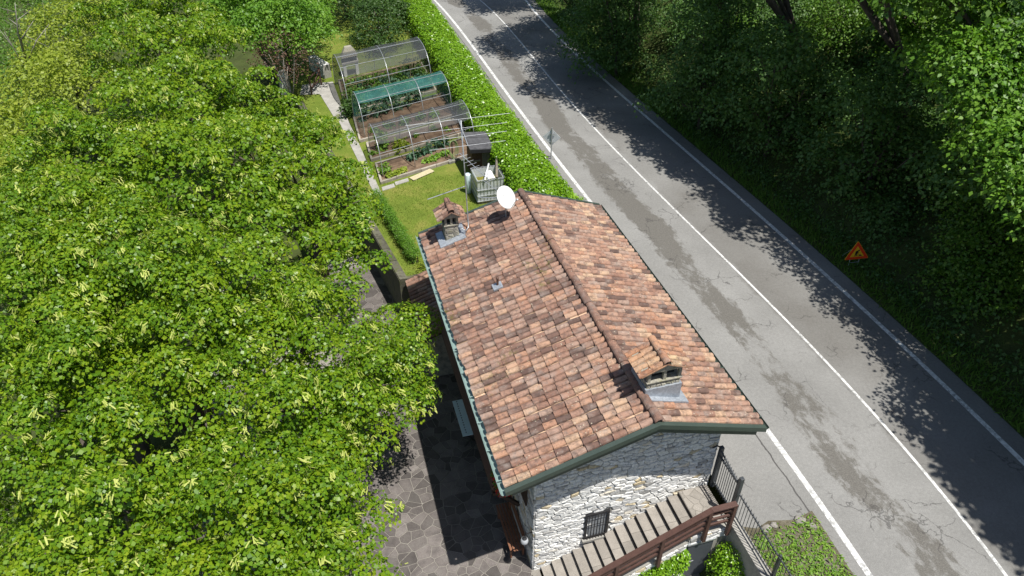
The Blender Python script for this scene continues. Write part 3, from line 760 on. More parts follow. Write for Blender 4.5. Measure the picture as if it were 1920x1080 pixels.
for side in (-1, 1):
    qe = QA - .05 if side < 0 else QB + .05
    run = abs(qe - QR); slope = .303 if side < 0 else .35; Ls = run * math.hypot(1, slope); nrow = int(round(Ls / .345)); ex = Ls / nrow
    dn = (GV * side - ZV * slope).normalized(); up = (ZV + GV * side * slope).normalized(); sd = EV
    for c in range(ncol + 1):
        s0 = SA + .14 + c * (SB - SA - .26) / ncol; cj = rg.normal(0, .010)
        for r in range(nrow):
            top = HL(QR, s0 + cj, ZR - .12) + dn * (ex * r - .06) + up * (.035 + .018)
            q, s = QS(top + dn * ex * .5)
            if not clear_of_chimney(q, s): continue
            yaw = rg.normal(0, .022); d2 = (dn + sd * yaw + up * (.045 + rg.normal(0, .012))).normalized()
            # older browner tiles to the left slope, paler mix on the road slope
            base = rg.beta(2.0, 2.2); 
            if side > 0: base = .22 + .78 * rg.beta(1.25, 1.2)
            if rg.uniform() < (.17 if side < 0 else .12): base = rg.uniform(0, .12)
            if side < 0 and s < 3.2 and rg.uniform() < .30 * (1 - s / 4): base = rg.uniform(.74, 1)
            tiles.append((depth_of(top), top + dn * rg.normal(0, .012) + sd * rg.normal(0, .008) - up * .008, d2, sd, up, ex + .09 + rg.normal(0, .008), float(np.clip(base, 0, 1))))
        for r in range(nrow):     # channel tiles between the covers
            a = HL(QR, s0 + PITCHW * .5, ZR - .12) + dn * (ex * r - .02) + up * (.012); b = a + dn * (ex + .04) + up * .014 - up * .014
            w = PITCHW * .42; t = rg.uniform(0, 1)
            if c == ncol or not clear_of_chimney(*QS(a)): continue
            beds.poly([a - sd * w + up * .03, a, b + up * .012, b - sd * w + up * .042], t); beds.poly([a, a + sd * w + up * .03, b + sd * w + up * .042, b + up * .012], t)
tiles.sort(key=lambda a: a[0]); rest = MB()
for i, (d, top, d2, sd, up, L, t) in enumerate(tiles):
    mb = MB() if i < 300 else rest
    tile(mb, top, d2, sd, up, L, .078, .098, t)
    if i < 300: mb.build('roof_tile', 'tile', roof, smooth=False)
tagp(rest.build('roof_tiles', 'tile', roof), kind='stuff')
tagp(beds.build('channel_tiles', 'tile_bed', roof), kind='stuff')
nr = 27
for i in range(nr):
    L = (SB - SA) / nr; mb = MB(); a = HL(QR + rg.normal(0, .012), SB - L * i + .05, ZR - .01 + rg.normal(0, .006)) if False else HL(QR + rg.normal(0, .010), SA + L * i - .03, ZR - .02 + .014 * (i % 2))
    tile(mb, a, EV, GV, ZV, L + .07, .125, .112, float(np.clip(rg.normal(.28, .10), 0, 1)), 8); mb.build('ridge_tile', 'tile', roof)
# fascia boards (front, back), eave gutters
def rake(mb, s0, s1, dz0, dz1, qa=QA - .12, qb=QB + .14):
    for a, b in ((qa, QR), (QR, qb)):
        mb.hexa([HL(a, s0, zr(a) + dz0), HL(b, s0, zr(b) + dz0), HL(b, s1, zr(b) + dz0), HL(a, s1, zr(a) + dz0)],
                [HL(a, s0, zr(a) + dz1), HL(b, s0, zr(b) + dz1), HL(b, s1, zr(b) + dz1), HL(a, s1, zr(a) + dz1)])
mb = MB(); rake(mb, SA - .10, SA + .02, -.15, -.015); fas = mb.build('fascia', 'fascia', house)
mb = MB(); rake(mb, SA - .045, SA + .04, -.32, -.153, QA + .05, QB - .08); mb.build('fascia', 'fascia', house)
mb = MB(); rake(mb, SB - .03, SB + .08, -.26, -.005); mb.build('fascia', 'fascia', house)
def gutter(q, z, mat, r=.075):
    mb = MB(); k = 8; base = len(mb.v)
    for s in (SA - .06, SB + .04):
        for i in range(k + 1):
            w = math.pi * (1 + i / k); mb.v.append(tuple(HL(q + r * math.cos(w), s, z + r * math.sin(w))))
        for i in range(k, -1, -1):
            w = math.pi * (1 + i / k); mb.v.append(tuple(HL(q + (r - .008) * math.cos(w), s, z + (r - .008) * math.sin(w))))
    m = 2 * (k + 1)
    for i in range(m): mb.face([i, (i + 1) % m, m + (i + 1) % m, m + i])
    o = mb.build('gutter', mat, house)
    for s in np.arange(SA + .3, SB, .9):
        b2 = MB(); b2.hbox(q - r - .004, q + r + .004, s - .015, s + .015, z - .004, z + .006); b2.build('bracket', mat, o)
gutter(QA - .135, zr(QA) - .11, 'gutter', .095); gutter(QB + .15, zr(QB) - .095, 'fascia', .08)
for q in (-4.35, QR, .42):
    mb = MB(); mb.hbox(q - .09, q + .09, SA + .10, .1, zr(q) - .46, zr(q) - .25); mb.build('beam_end', 'wood_grey', house, bevel=.006)
# barred window
q0, q1, z0, z1 = WIN
mb = MB(); mb.hbox(q0 + .04, q1 - .04, .045, .06, z0, z1); 
wdw = MB(); wdw.hbox(q0, q0 + .06, -.045, .02, z0, z1); wdw.hbox(q1 - .06, q1, -.045, .02, z0, z1); wdw.hbox(q0 + .061, q1 - .061, -.045, .02, z1 - .06, z1); wdw.hbox(q0 + .061, q1 - .061, -.045, .02, z0, z0 + .05)
wo = wdw.build('window', 'iron_black', house)
mb = MB(); mb.hbox(q0 + .055, q1 - .055, .006, .018, z0 + .04, z1 - .05); mb.build('pane', 'pane', wo)
mb = MB(); mb.hbox(q0 - .05, q1 + .05, -.10, .02, z0 - .085, z0 - .004); mb.build('sill', 'concrete', wo, bevel=.006)
for i in range(7):
    q = q0 + .09 + i * (q1 - q0 - .18) / 6; mb = MB(); mb.tube([HL(q, -.075, z0 + .01), HL(q, -.075, z1 - .01)], .009, 6); mb.build('bar', 'iron_black', wo)
for z in (z0 + .12, (z0 + z1) / 2 + .1, z1 - .12):
    mb = MB(); mb.tube([HL(q0 + .02, -.066, z), HL(q1 - .02, -.066, z)], .008, 6); mb.build('bar', 'iron_black', wo)
# corner lamp
mb = MB(); mb.tube([HL(-4.74, .12, -.35), HL(-4.9, .06, -.28), HL(-4.98, .02, -.36)], .018, 6); lam = mb.build('wall_lamp', 'iron_black', house)
mb = MB(); c = HL(-4.98, .02, -.50); mb.tube([c + ZV * z for z in (-.11, -.09, -.03, .03, .09, .12)], [.03, .08, .105, .105, .08, .03], 12); mb.build('globe', 'lamp_glass', lam, smooth=True)
mb = MB(); mb.tube([HL(-4.98, .02, -.40), HL(-4.98, .02, -.36)], [.07, .02], 10); mb.build('lamp_cap', 'iron_black', lam)
mb = MB(); mb.hbox(-4.80, -4.755, .55, 1.35, .2, 1.6); mb.build('shutter', 'wood_dark', house)
# wooden balcony along the left wall
bal = MB(); bal.hbox(-5.50, -4.76, 1.2, 8.0, .02, .14); bo = bal.build('balcony', 'wood_dark', house)
for z in (.30, .48, .66, .84, 1.02):
    mb = MB(); mb.hbox(-5.53, -5.49, 1.2, 8.0, z, z + .12); mb.build('board', 'wood_brown', bo)
for s in np.arange(1.25, 8.1, 1.12):
    mb = MB(); mb.hbox(-5.485, -5.41, s, s + .08, .14, 1.15); mb.build('post', 'wood_dark', bo)
for s in (1.3, 4.6, 7.8):
    mb = MB(); mb.bar(HL(-5.4, s, .05), HL(-4.75, s, -.75), .1, .1); mb.build('brace', 'wood_dark', bo)
# vent pipe
mb = MB(); b = HL(-4.06, 5.89, zr(-4.06)); mb.tube([b - ZV * .08, b + ZV * .26], .035, 10); vpo = mb.build('vent_pipe', 'brown_plastic', house)
mb = MB(); mb.tube([b + ZV * .25, b + ZV * .29, b + ZV * .32], [.05, .05, .015], 10); mb.build('vent_cap', 'brown_plastic', vpo)
mb = MB(); mb.hexa([HL(-4.22, 5.72, zr(-4.22) - .02), HL(-3.94, 5.72, zr(-3.94) - .02), HL(-3.94, 6.0, zr(-3.94) - .02), HL(-4.22, 6.0, zr(-4.22) - .02)],
                   [HL(-4.22, 5.72, zr(-4.22) + .035), HL(-3.94, 5.72, zr(-3.94) + .035), HL(-3.94, 6.0, zr(-3.94) + .035), HL(-4.22, 6.0, zr(-4.22) + .035)]); mb.build('flashing', 'lead', vpo)
# chimneys
def chimney(q0, q1, s0, s1, zb, zt, zo0, cap_q, cap_s, zc, zridge, mat, cell, tilemat, npil, seed, tint=None):
    rgc = np.random.default_rng(seed)
    ch = MB(); ch.hbox(q0 + .03, q1 - .03, s0 + .03, s1 - .03, zb - .35, zo0); co = ch.build('chimney', 'mortar' if mat == 'old_stone' else 'mortar', house)
    for (mp, u0, u1) in ((lambda u, v, d: HL(u, s0 + .03 - d, v), q0, q1), (lambda u, v, d: HL(q0 + .03 - d, u, v), s0, s1), (lambda u, v, d: HL(q1 - .03 + d, u, v), s0, s1)):
        cs = voronoi_cells([(u0 + .01, zb - .3), (u1 - .01, zb - .3), (u1 - .01, zo0), (u0 + .01, zo0)], cell, 1.5, rgc, .44)
        stones('chimney_stone', 'chimney_stones', cs, mp, .005, .03, .012, mat, co, 40, .008, rng=rgc)
    mb = MB(); mb.hbox(q0 - .02, q1 + .02, s0 - .02, s1 + .02, zo0, zo0 + .035); mb.build('ledge', mat, co, bevel=.006)
    w = .075
    for i in range(npil):
        q = q0 + .005 + i * (q1 - q0 - w - .01) / (npil - 1)
        for s in (s0 + .005, s1 - .085):
            mb = MB(); mb.hbox(q, q + w, s, s + .08, zo0 + .036, zt); mb.build('pillar', mat, co, bevel=.006)
    mb = MB(); mb.hbox(q0 + .10, q1 - .10, s0 + .18, s1 - .18, zo0 + .036, zt - .02); mb.build('shade_core', 'iron_black', co)  # black block painted in for the darkness inside the chimney openings
    mb = MB(); mb.hbox(q0 - .03, q1 + .03, s0 - .03, s1 + .03, zt, zt + .06); mb.build('slab', mat, co, bevel=.005)
    qm = sum(cap_q) / 2; mb = MB()
    pr = [(cap_q[0] + .06, zc + .01), (cap_q[1] - .06, zc + .01), (qm, zridge - .05)]
    mb.hexa([HL(q, cap_s[0] + .06, z) for q, z in pr], [HL(q, cap_s[1] - .06, z) for q, z in pr]); mb.build('gable', mat, co)
    for sdn in (-1, 1):
        qe = cap_q[0] if sdn < 0 else cap_q[1]; rn = abs(qe - qm); hh = zridge - zc; dn = (GV * sdn * rn - ZV * hh).normalized(); up = (ZV * rn + GV * sdn * hh).normalized(); L = math.hypot(rn, hh)
        nc = max(3, int(round((cap_s[1] - cap_s[0]) / .17)))
        mb = MB(); a = HL(qm, cap_s[0], zridge - .03); b = HL(qe, cap_s[0], zc - .03); ex = EV * (cap_s[1] - cap_s[0])
        mb.hexa([a - up * .02, b - up * .02, b - up * .02 + ex, a - up * .02 + ex], [a + up * .004, b + up * .004, b + up * .004 + ex, a + up * .004 + ex]); mb.build('cap_slab', tilemat, co)
        for i in range(nc):
            s = cap_s[0] + (i + .5) * (cap_s[1] - cap_s[0]) / nc
            for r in range(2):
                mb = MB(); top = HL(qm, s, zridge - .03) + dn * (L * .5 * r) + up * .012
                tile(mb, top + EV * rgc.normal(0, .01), (dn + EV * rgc.normal(0, .03)).normalized(), EV, up, L * .5 + .05, .065, .08, float(rgc.uniform(0, 1))); mb.build('cap_tile', tilemat, co)
    nrd = 2
    for i in range(nrd):
        mb = MB(); Ls = (cap_s[1] - cap_s[0]) / nrd; tile(mb, HL(qm, cap_s[0] + Ls * i - .02, zridge - .0 + .012 * i), EV, GV, ZV, Ls + .04, .105, .095, float(rgc.uniform(.1, .5)), 8); mb.build('cap_ridge_tile', tilemat, co)
    return co
cl = chimney(-4.98, -4.52, 8.98, 9.46, 3.05, 3.96, 3.66, (-5.16, -4.34), (8.86, 9.62), 4.00, 4.26, 'old_stone', .14, 'tile', 3, 31)
mb = MB()
for (a, b, c, d) in ((-5.2, -4.34, 8.72, 8.98), (-5.2, -4.98, 8.98, 9.6), (-4.52, -4.30, 8.98, 9.6)):
    mb.hexa([HL(a, c, zr(a) - .06), HL(b, c, zr(b) - .06), HL(b, d, zr(b) - .06), HL(a, d, zr(a) - .06)], [HL(a, c, zr(a) + .045), HL(b, c, zr(b) + .045), HL(b, d, zr(b) + .045), HL(a, d, zr(a) + .045)])
mb.build('flashing', 'lead', cl)
cr_ = chimney(-2.06, -1.20, .12, .86, 3.85, 4.66, 4.32, (-2.28, -1.06), (.02, .90), 4.70, 4.96, 'old_stone', .085, 'tile_new', 3, 37)
mb = MB(); mb.hbox(-2.09, -1.17, .085, .89, zr(-1.15) - .1, 4.16); mb.hexa([HL(-2.05, -.06, zr(-2.0) - .05), HL(-.98, -.06, zr(-.98) - .02), HL(-.98, .95, zr(-.98) - .02), HL(-2.05, .95, zr(-2.0) - .05)], [HL(-2.05, -.06, zr(-2.0) + .045), HL(-.98, -.06, zr(-.98) + .05), HL(-.98, .95, zr(-.98) + .05), HL(-2.05, .95, zr(-2.0) + .045)])
mb.build('flashing', 'lead', cr_)

# lean-to with its own small tiled roof against the far left wall
lt = thing('lean_to', 'small lean-to with a dark tiled roof in the shade of the house eave', 'lean-to', HL(-5.4, 9.6, Z_PATIO))
mb = MB(); pr = [(-6.0, -2.2), (-4.76, -2.2), (-4.76, .28), (-6.0, -.16)]
mb.hexa([HL(q, 8.1, z) for q, z in pr], [HL(q, 11.55, z) for q, z in pr]); mb.build('wall', 'stone_dark', lt)
dn = (-GV * 1.0 - ZV * .355).normalized(); up = (ZV - GV * .355).normalized(); lr = MB(); a = HL(-4.76, 8.0, .36); ex = EV * 3.65; b = a + dn * 1.42
lr.hexa([a - up * .05, b - up * .05, b - up * .05 + ex, a - up * .05 + ex], [a, b, b + ex, a + ex]); lro = lr.build('roof', 'deck', lt)
for i in range(17):
    for r in range(4):
        mb = MB(); tile(mb, HL(-4.76, 8.1 + i * .21, .36) + dn * (.355 * r) + up * .014, (dn + EV * rg.normal(0, .02)).normalized(), EV, up, .42, .078, .095, float(rg.beta(2, 2.5))); mb.build('roof_tile', 'tile', lro)
mb = MB(); mb.hbox(-6.13, -6.03, 8.0, 11.6, -.22, -.12); mb.build('gutter', 'fascia', lt)
# ------------------------------------------------------------------ outside stairs, railing, gate, fence
def SPL(px, py, s):
    r = ray(px, py); o = Vector((0, 0, CAM_H)); t = (HL(0, s) - o).dot(EV) / r.dot(EV); return o + r * t
rg = np.random.default_rng(41)
st = thing('stone_stairs', 'straight stone stairs descending along the gable wall to the patio', 'stairs', HL(-2.5, -.6, Z_PATIO))
SQ0, TR, RI, S0, S1 = -.64, .295, .148, -1.16, -.012
NST = 14
prof = [(.18, -2.2), (.18, -.05), (SQ0, -.05)]
for i in range(1, NST): prof += [(SQ0 - TR * (i - 1), -RI * i - .05), (SQ0 - TR * i, -RI * i - .05)]
prof += [(SQ0 - TR * (NST - 1), -2.2)]
core = MB()
core.hbox(SQ0, .18, S0, S1, -2.2, -.045)
for i in range(1, NST): core.hbox(SQ0 - TR * i, SQ0 - TR * (i - 1) - .001, S0, S1, -2.2, -RI * i - .045)
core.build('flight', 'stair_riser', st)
for i in range(0, NST):
    qa, qb = (SQ0, .18) if i == 0 else (SQ0 - TR * i, SQ0 - TR * (i - 1) - .004)
    z = -RI * i
    if i == 0:
        cs = voronoi_cells([(qa - .02, S0), (qb, S0), (qb, S1), (qa - .02, S1)], .26, 1.0, rg, .44); lo = MB(); lo.hbox(qa - .02, qb, S0, S1, -.044, -.010); lob = lo.build('landing', 'joint', st)
        for c, ar in cs:
            p = inset(c, .008)
            if p and len(p) > 2: mb = MB(); stone_solid(mb, p, lambda u, v, d: HL(u, v, -.010 + d), .010, .003, float(rg.uniform(0, 1))); mb.build('paving_slab', 'stair_slab', lob)
    else:
        cut = rg.uniform(-.75, -.42)
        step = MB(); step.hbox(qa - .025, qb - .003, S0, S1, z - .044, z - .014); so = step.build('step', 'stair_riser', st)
        for a, b in ((S0, cut - .004), (cut + .004, S1)):
            mb = MB(); mb.hbox(qa - .028, qb - .005, a, b, z - .013, z + .012 * rg.uniform(.8, 1.1), float(rg.uniform(0, 1))); mb.build('tread_slab', 'stair_slab', so, bevel=.003)
# stone wall carrying the stairs
DQ0, DQ1, DZ1 = -.98, -.22, -.42
ow = MB(); SW = S0 - .16
pr = [(-4.4, -2.2), (DQ0, -2.2), (DQ0, -.30), (-4.4, -2.02)]
ow.hexa([HL(q, SW, z) for q, z in pr], [HL(q, S0 - .001, z) for q, z in pr])
ow.hbox(DQ0 + .001, .14, SW, S0 - .001, DZ1 + .02, -.05); ow.hbox(DQ1, .14, SW, S0 - .001, -2.2, DZ1 + .019)
owo = ow.build('stair_wall', 'mortar', st)
cs = voronoi_cells([(-4.3, -2.05), (-1.0, -2.05), (-1.0, -.33), (-4.3, -2.0)], .13, 1.9, rg, .44)
stones('wall_stone', 'wall_stones', cs, lambda u, v, d: HL(u, SW - d, v), .006, .03, .012, 'stone', owo, 150, .01)
cs = voronoi_cells([(-.98, DZ1 + .03), (.13, DZ1 + .03), (.13, -.06), (-.98, -.06)], .12, 1.9, rg, .44)
stones('wall_stone', 'wall_stones', cs, lambda u, v, d: HL(u, SW - d, v), .006, .03, .012, 'stone', owo, 150, .01)
dr = MB(); dr.hbox(DQ0 + .02, DQ1 - .02, SW - .02, SW + .03, -1.98, DZ1); do = dr.build('door', 'door_grey', st, bevel=.004)
mb = MB(); mb.hbox(DQ0 - .02, DQ1 + .02, SW - .06, SW + .01, DZ1 + .005, DZ1 + .06); mb.build('lintel', 'steel', do)
mb = MB(); a = HL(DQ0 + .12, SW - .06, -1.15); mb.tube([a + EV * .04, a, a + GV * .12], .011, 6); mb.build('handle', 'steel', do)

# timber railing
rl = thing('stair_railing', 'dark brown timber railing down the outer side of the stone stairs', 'railing', HL(-2.0, -1.3, Z_PATIO))
SRL = S0 - .12 - .12
def railz(q): return 1.03 if q > -.60 else 1.03 - .515 * (-.60 - q)
for dz, w, h in ((0, .15, .05), (-.20, .05, .075), (-.42, .05, .075), (-.64, .05, .075)):
    mb = MB(); mb.bar(HL(.08, SRL, 1.03 + dz), HL(-.605, SRL, 1.03 + dz), w, h); mb.build('handrail' if dz == 0 else 'rail', 'wood_brown', rl, bevel=.004)
    mb = MB(); mb.bar(HL(-.595, SRL, 1.03 + dz), HL(-5.0, SRL, railz(-5.0) + dz), w, h); mb.build('handrail' if dz == 0 else 'rail', 'wood_brown', rl, bevel=.004)
for q in (.03, -.64, -1.83, -3.0, -4.2, -4.9):
    zb = max(railz(q) - 1.24, -2.0 + .0); mb = MB(); mb.bar(HL(q, SRL - .02, zb), HL(q, SRL - .02, railz(q) - .03), .09, .10, up=EV); mb.build('post', 'wood_brown', rl, bevel=.005)

# garden gate at the road
gt = thing('metal_gate', 'grey metal picket gate at the head of the stone stairs', 'gate', HL(.32, -.6, 0))
for s, h in ((-.06, 1.55), (-1.06, 1.52)):
    mb = MB(); mb.hbox(.27, .37, s - .05, s + .05, -.05, h); mb.build('post', 'iron', gt, bevel=.005)
for z in (.14, 1.18):
    mb = MB(); mb.hbox(.30, .34, -1.0, -.12, z, z + .05); mb.build('rail', 'iron', gt)
for i in range(10):
    s = -.18 - i * .085; h = 1.42 - .012 * i; mb = MB(); mb.tube([HL(.32, s, .04), HL(.32, s, h), HL(.32, s, h + .05)], [.010, .010, .003], 6); mb.build('picket', 'iron', gt)
mb = MB(); mb.bar(HL(.28, -.12, 1.46), HL(.28, -1.0, 1.30), .03, .04); mb.build('rail', 'iron', gt)
mb = MB(); mb.tube([HL(.30, -.02, 1.5), HL(.18, -.04, 1.62), HL(.05, -.05, 1.60)], .02, 6); mb.build('scroll', 'iron_black', gt)
# fence on its low wall
rw = MB(); rw.hexa([HL(.06, -8.5, -2.3), HL(.40, -8.5, -2.3), HL(.40, -1.17, -2.3), HL(.15, -1.17, -2.3)], [HL(.06, -8.5, .07), HL(.40, -8.5, .07), HL(.40, -1.17, .07), HL(.15, -1.17, .07)])
tagp(rw.build('retaining_wall', 'concrete'), 'low concrete wall under the metal fence by the weedy ground', 'wall')
fn = thing('metal_fence', 'grey metal picket fence on the low concrete wall', 'fence', HL(.27, -4.0, .07))
for z in (.18, .98):
    mb = MB(); mb.bar(HL(.31, -1.14, z), HL(.24, -8.2, z), .03, .035); mb.build('rail', 'iron', fn)
for s in (-2.95, -4.9, -6.9):
    mb = MB(); q = .31 - .01 * (-1.14 - s); mb.bar(HL(q + .035, s, .06), HL(q + .035, s, 1.04), .05, .05, up=EV); mb.build('post', 'iron', fn)
for i in range(62):
    s = -1.24 - i * .112; q = .31 - .01 * (-1.14 - s); mb = MB(); mb.tube([HL(q, s, .13), HL(q, s, 1.06), HL(q, s, 1.11)], [.009, .009, .003], 5); mb.build('picket', 'iron', fn)

# ------------------------------------------------------------------ things around the house
tb = thing('garden_table', 'pale blue folding table on the shaded patio by the house wall', 'table', HL(-5.2, 5.3, Z_PATIO))
mb = MB(); mb.hbox(-5.62, -4.98, 4.52, 6.08, -1.265, -1.235); top = mb.build('tabletop', 'table_blue', tb, bevel=.008)
for i in range(14):
    mb = MB(); s = 4.62 + i * .105; mb.hbox(-5.50, -5.47, s, s + .05, -1.2345, -1.232); mb.build('slot', 'iron', top)
for s in (4.7, 5.9):
    for q0, q1 in ((-5.55, -5.05), (-5.05, -5.55)):
        mb = MB(); mb.bar(HL(q0, s + (.02 if q0 < q1 else -.02), -2.0 + .012), HL(q1, s + (.02 if q0 < q1 else -.02), -1.27), .03, .03); mb.build('leg', 'iron_black', tb)
bn = thing('slatted_bench', 'reddish slatted wooden bench against the side wall near the stairs', 'bench', HL(-5.0, 1.1, Z_PATIO))
for i in range(5):
    q = -5.24 + i * .085; mb = MB(); mb.hbox(q, q + .06, .42, 2.0, -1.56, -1.53); mb.build('seat_slat', 'wood_red', bn, bevel=.004)
for i in range(3):
    z = -1.40 + i * .12; mb = MB(); mb.hbox(-4.83, -4.80, .42, 2.0, z, z + .08); mb.build('back_slat', 'wood_red', bn, bevel=.004)
for s in (.55, 1.85):
    for q in (-5.22, -4.87):
        mb = MB(); mb.hbox(q, q + .05, s - .03, s + .03, Z_PATIO + .012, -1.56 if q < -5 else -1.08); mb.build('leg', 'wood_red', bn)
# flower box hanging at the balcony end
fb = thing('flower_box', 'flower box with red and white flowers under the front left roof corner', 'flower box', HL(-5.32, .75, .95))
mb = MB(); mb.hbox(-5.50, -5.10, .55, 1.15, .80, .98); mb.build('box', 'wood_brown', fb, bevel=.005)
n = 60; C_ = np.array([HL(rg.uniform(-5.52, -5.08), rg.uniform(.48, 1.15), rg.uniform(.98, 1.16)) for _ in range(n)])
A = clump_leaves(C_, np.tile([0, 0, 1.], (n, 1)), 5, .06, .07, rg); leaf_mesh('foliage', *A[:5], HEX, 'wood_leaf', fb)
for nm, mt, k, rng_ in (('red_flowers', 'petal_red', 46, (-5.55, -5.20)), ('white_flowers', 'petal_white', 16, (-5.42, -5.05))):
    C_ = np.array([HL(rg.uniform(*rng_), rg.uniform(.36, .95), rg.uniform(1.08, 1.24)) for _ in range(k)]); A = clump_leaves(C_, np.tile([0, 0, 1.], (k, 1)), 8, .05, .055, rg, jitter=.8); leaf_mesh(nm, *A[:5], RHO, mt, fb)

# satellite dish
dc = HL(-2.97, 8.85, 4.50); fd = Vector((.61, -.52, .60)).normalized()
ds = thing('satellite_dish', 'white satellite dish standing on the far end of the roof', 'satellite dish', HL(-2.93, 9.02, zr(-2.93)))
a1 = fd.cross(ZV).normalized(); a2 = a1.cross(fd); mb = MB(); nr_, nk = 5, 28
for th_ in (0.0, -.012):
    for i in range(nr_ + 1):
        r = .365 * i / nr_
        for j in range(nk):
            w = 2 * math.pi * j / nk; mb.v.append(tuple(dc + a1 * (r * math.cos(w)) + a2 * (r * 1.04 * math.sin(w)) + fd * (.09 * (r / .365) ** 2 - .06 + th_)))
m_ = (nr_ + 1) * nk
for b0 in (0, m_):
    for i in range(nr_):
        for j in range(nk): mb.face([b0 + i * nk + j, b0 + i * nk + (j + 1) % nk, b0 + (i + 1) * nk + (j + 1) % nk, b0 + (i + 1) * nk + j])
for j in range(nk): mb.face([nr_ * nk + j, nr_ * nk + (j + 1) % nk, m_ + nr_ * nk + (j + 1) % nk, m_ + nr_ * nk + j])
mb.build('reflector', 'white_paint', ds, smooth=True)
mb = MB(); bk = dc - fd * .09; mb.tube([HL(-2.93, 9.02, zr(-2.93) - .1), HL(-2.93, 9.02, zr(-2.93) + .55), bk], .022, 8); mb.build('mast', 'steel', ds)
mb = MB(); mb.tube([dc - a2 * .37, dc + fd * .40 - a2 * .20], .012, 6); ar_ = mb.build('feed_arm', 'steel', ds)
mb = MB(); e_ = dc + fd * .40 - a2 * .20; mb.tube([e_ + fd * .06, e_ - fd * .03], [.03, .022], 8); mb.build('receiver', 'sign_back', ar_)
mb = MB(); mb.tube([bk, HL(-3.75, 9.35, 4.35)], .014, 6); mb.tube([bk + ZV * .1, HL(-3.5, 9.7, 4.75)], .010, 6); mb.build('stay', 'steel', ds)

# aerial mast
am = thing('television_aerial', 'tall roof aerial mast with long horizontal rods beside the left chimney', 'aerial', HL(-4.15, 9.3, zr(-4.15)))
mb = MB(); mb.tube([HL(-4.45, 9.02, 3.5), HL(-4.28, 9.0, 3.38), HL(-4.16, 9.15, 3.42), HL(-4.14, 9.3, 3.7), HL(-4.17, 9.3, 5.2), HL(-4.22, 9.3, 7.08)], .021, 8); mast = mb.build('mast', 'steel', am, smooth=True)
bm = MB(); bm.tube([HL(-4.2, 9.75, 6.92), HL(-4.2, 8.55, 6.62)], .014, 6); bo2 = bm.build('boom', 'steel', am)
for k, (f_, L) in enumerate(((0.0, 1.62), (.34, 1.42), (.66, 1.30), (1.0, 1.15))):
    c = HL(-4.2, 9.75, 6.92).lerp(HL(-4.2, 8.55, 6.62), f_); mb = MB(); mb.tube([c - GV * L - ZV * .0, c + GV * L], .006, 5); mb.build('rod', 'steel', bo2)
b0, b1 = HL(-4.28, 9.35, 5.98), HL(-3.72, 7.9, 5.72); bm = MB(); bm.tube([b0, b1], .011, 6); bo3 = bm.build('boom', 'steel', am); dx = (b1 - b0).normalized().cross(ZV).normalized()
for i in range(11):
    c = b0.lerp(b1, i / 10); mb = MB(); mb.tube([c - dx * .17, c + dx * .17], .006, 5); mb.build('rod', 'steel', bo3)
mb = MB(); mb.tube([HL(-4.15, 9.3, 4.86), HL(-5.45, 9.05, 4.72)], .013, 6); mb.build('side_arm', 'steel', am)

# ------------------------------------------------------------------ garden
rwall = MB(); L = [(11.65, qedge(11.65)), (18.2, qedge(18.2)), (30, qedge(30))]
for (sa, qa), (sb, qb) in zip(L[:-1], L[1:]):
    rwall.hexa([HL(qa - .34, sa, -2.4), HL(qa, sa, -2.4), HL(qb, sb, -2.4), HL(qb - .34, sb, -2.4)], [HL(qa - .34, sa, -.13), HL(qa, sa, -.13), HL(qb, sb, -.13), HL(qb - .34, sb, -.13)])
rwo = tagp(rwall.build('terrace_wall', 'mossy_shade_stone'), 'long stone retaining wall along the left edge of the garden terrace', 'wall')
s = 11.65
while s < 24:
    l = rg.uniform(.35, .75); mb = MB(); q = qedge(s + l / 2); h_ = rg.uniform(-.085, -.06)
    mb.hexa([HL(qedge(s) - .32, s, -.129), HL(qedge(s) - .02, s, -.129), HL(qedge(s + l) - .02, s + l - .015, -.129), HL(qedge(s + l) - .32, s + l - .015, -.129)], [HL(qedge(s) - .32, s, h_), HL(qedge(s) - .02, s, h_), HL(qedge(s + l) - .02, s + l - .015, h_), HL(qedge(s + l) - .32, s + l - .015, h_)], float(rg.uniform(0, 1))); mb.build('coping_stone', 'mossy_shade_stone', rwo, bevel=.01); s += l
fw = MB(); fw.hbox(-6.1, -4.62, 11.56, 11.86, -2.3, -.12); tagp(fw.build('cross_wall', 'mossy_shade_stone'), 'short grey wall closing the garden terrace behind the lean-to', 'wall')  # dark stone colour stands in for the house's shadow on this wall
# low clipped hedge on the wall
lh = thing('low_hedge', 'low clipped hedge along the stone retaining wall', 'hedge', HL(qedge(15) + .55, 15, Z_GARDEN))
n = 1500; s_ = rg.uniform(12.6, 18.0, n); w_ = rg.uniform(-.22, .22, n); z_ = Z_GARDEN + .62 * np.sqrt(rg.uniform(0.02, 1, n))
C_ = np.array([HL(qedge(a) + .62 + b, a, c) for a, b, c in zip(s_, w_, z_)]); O_ = np.stack([w_ * GV.x * 3, w_ * GV.y * 3, np.ones(n)], 1)
A = clump_leaves(C_, O_, 10, .08, .045, rg, jitter=.7); leaf_mesh('foliage', *A[:5], RHO, 'walnut', lh)
mb = MB(); mb.hexa([HL(qedge(12.7) + .5, 12.7, -.21), HL(qedge(12.7) + .74, 12.7, -.21), HL(qedge(17.9) + .74, 17.9, -.21), HL(qedge(17.9) + .5, 17.9, -.21)], [HL(qedge(12.7) + .5, 12.7, .15), HL(qedge(12.7) + .74, 12.7, .15), HL(qedge(17.9) + .74, 17.9, .15), HL(qedge(17.9) + .5, 17.9, .15)]); mb.build('branches', 'bark', lh)
sb_ = thing('variegated_shrub', 'small pale variegated shrub at the near end of the lawn', 'shrub', HL(-5.2, 12.2, Z_GARDEN))
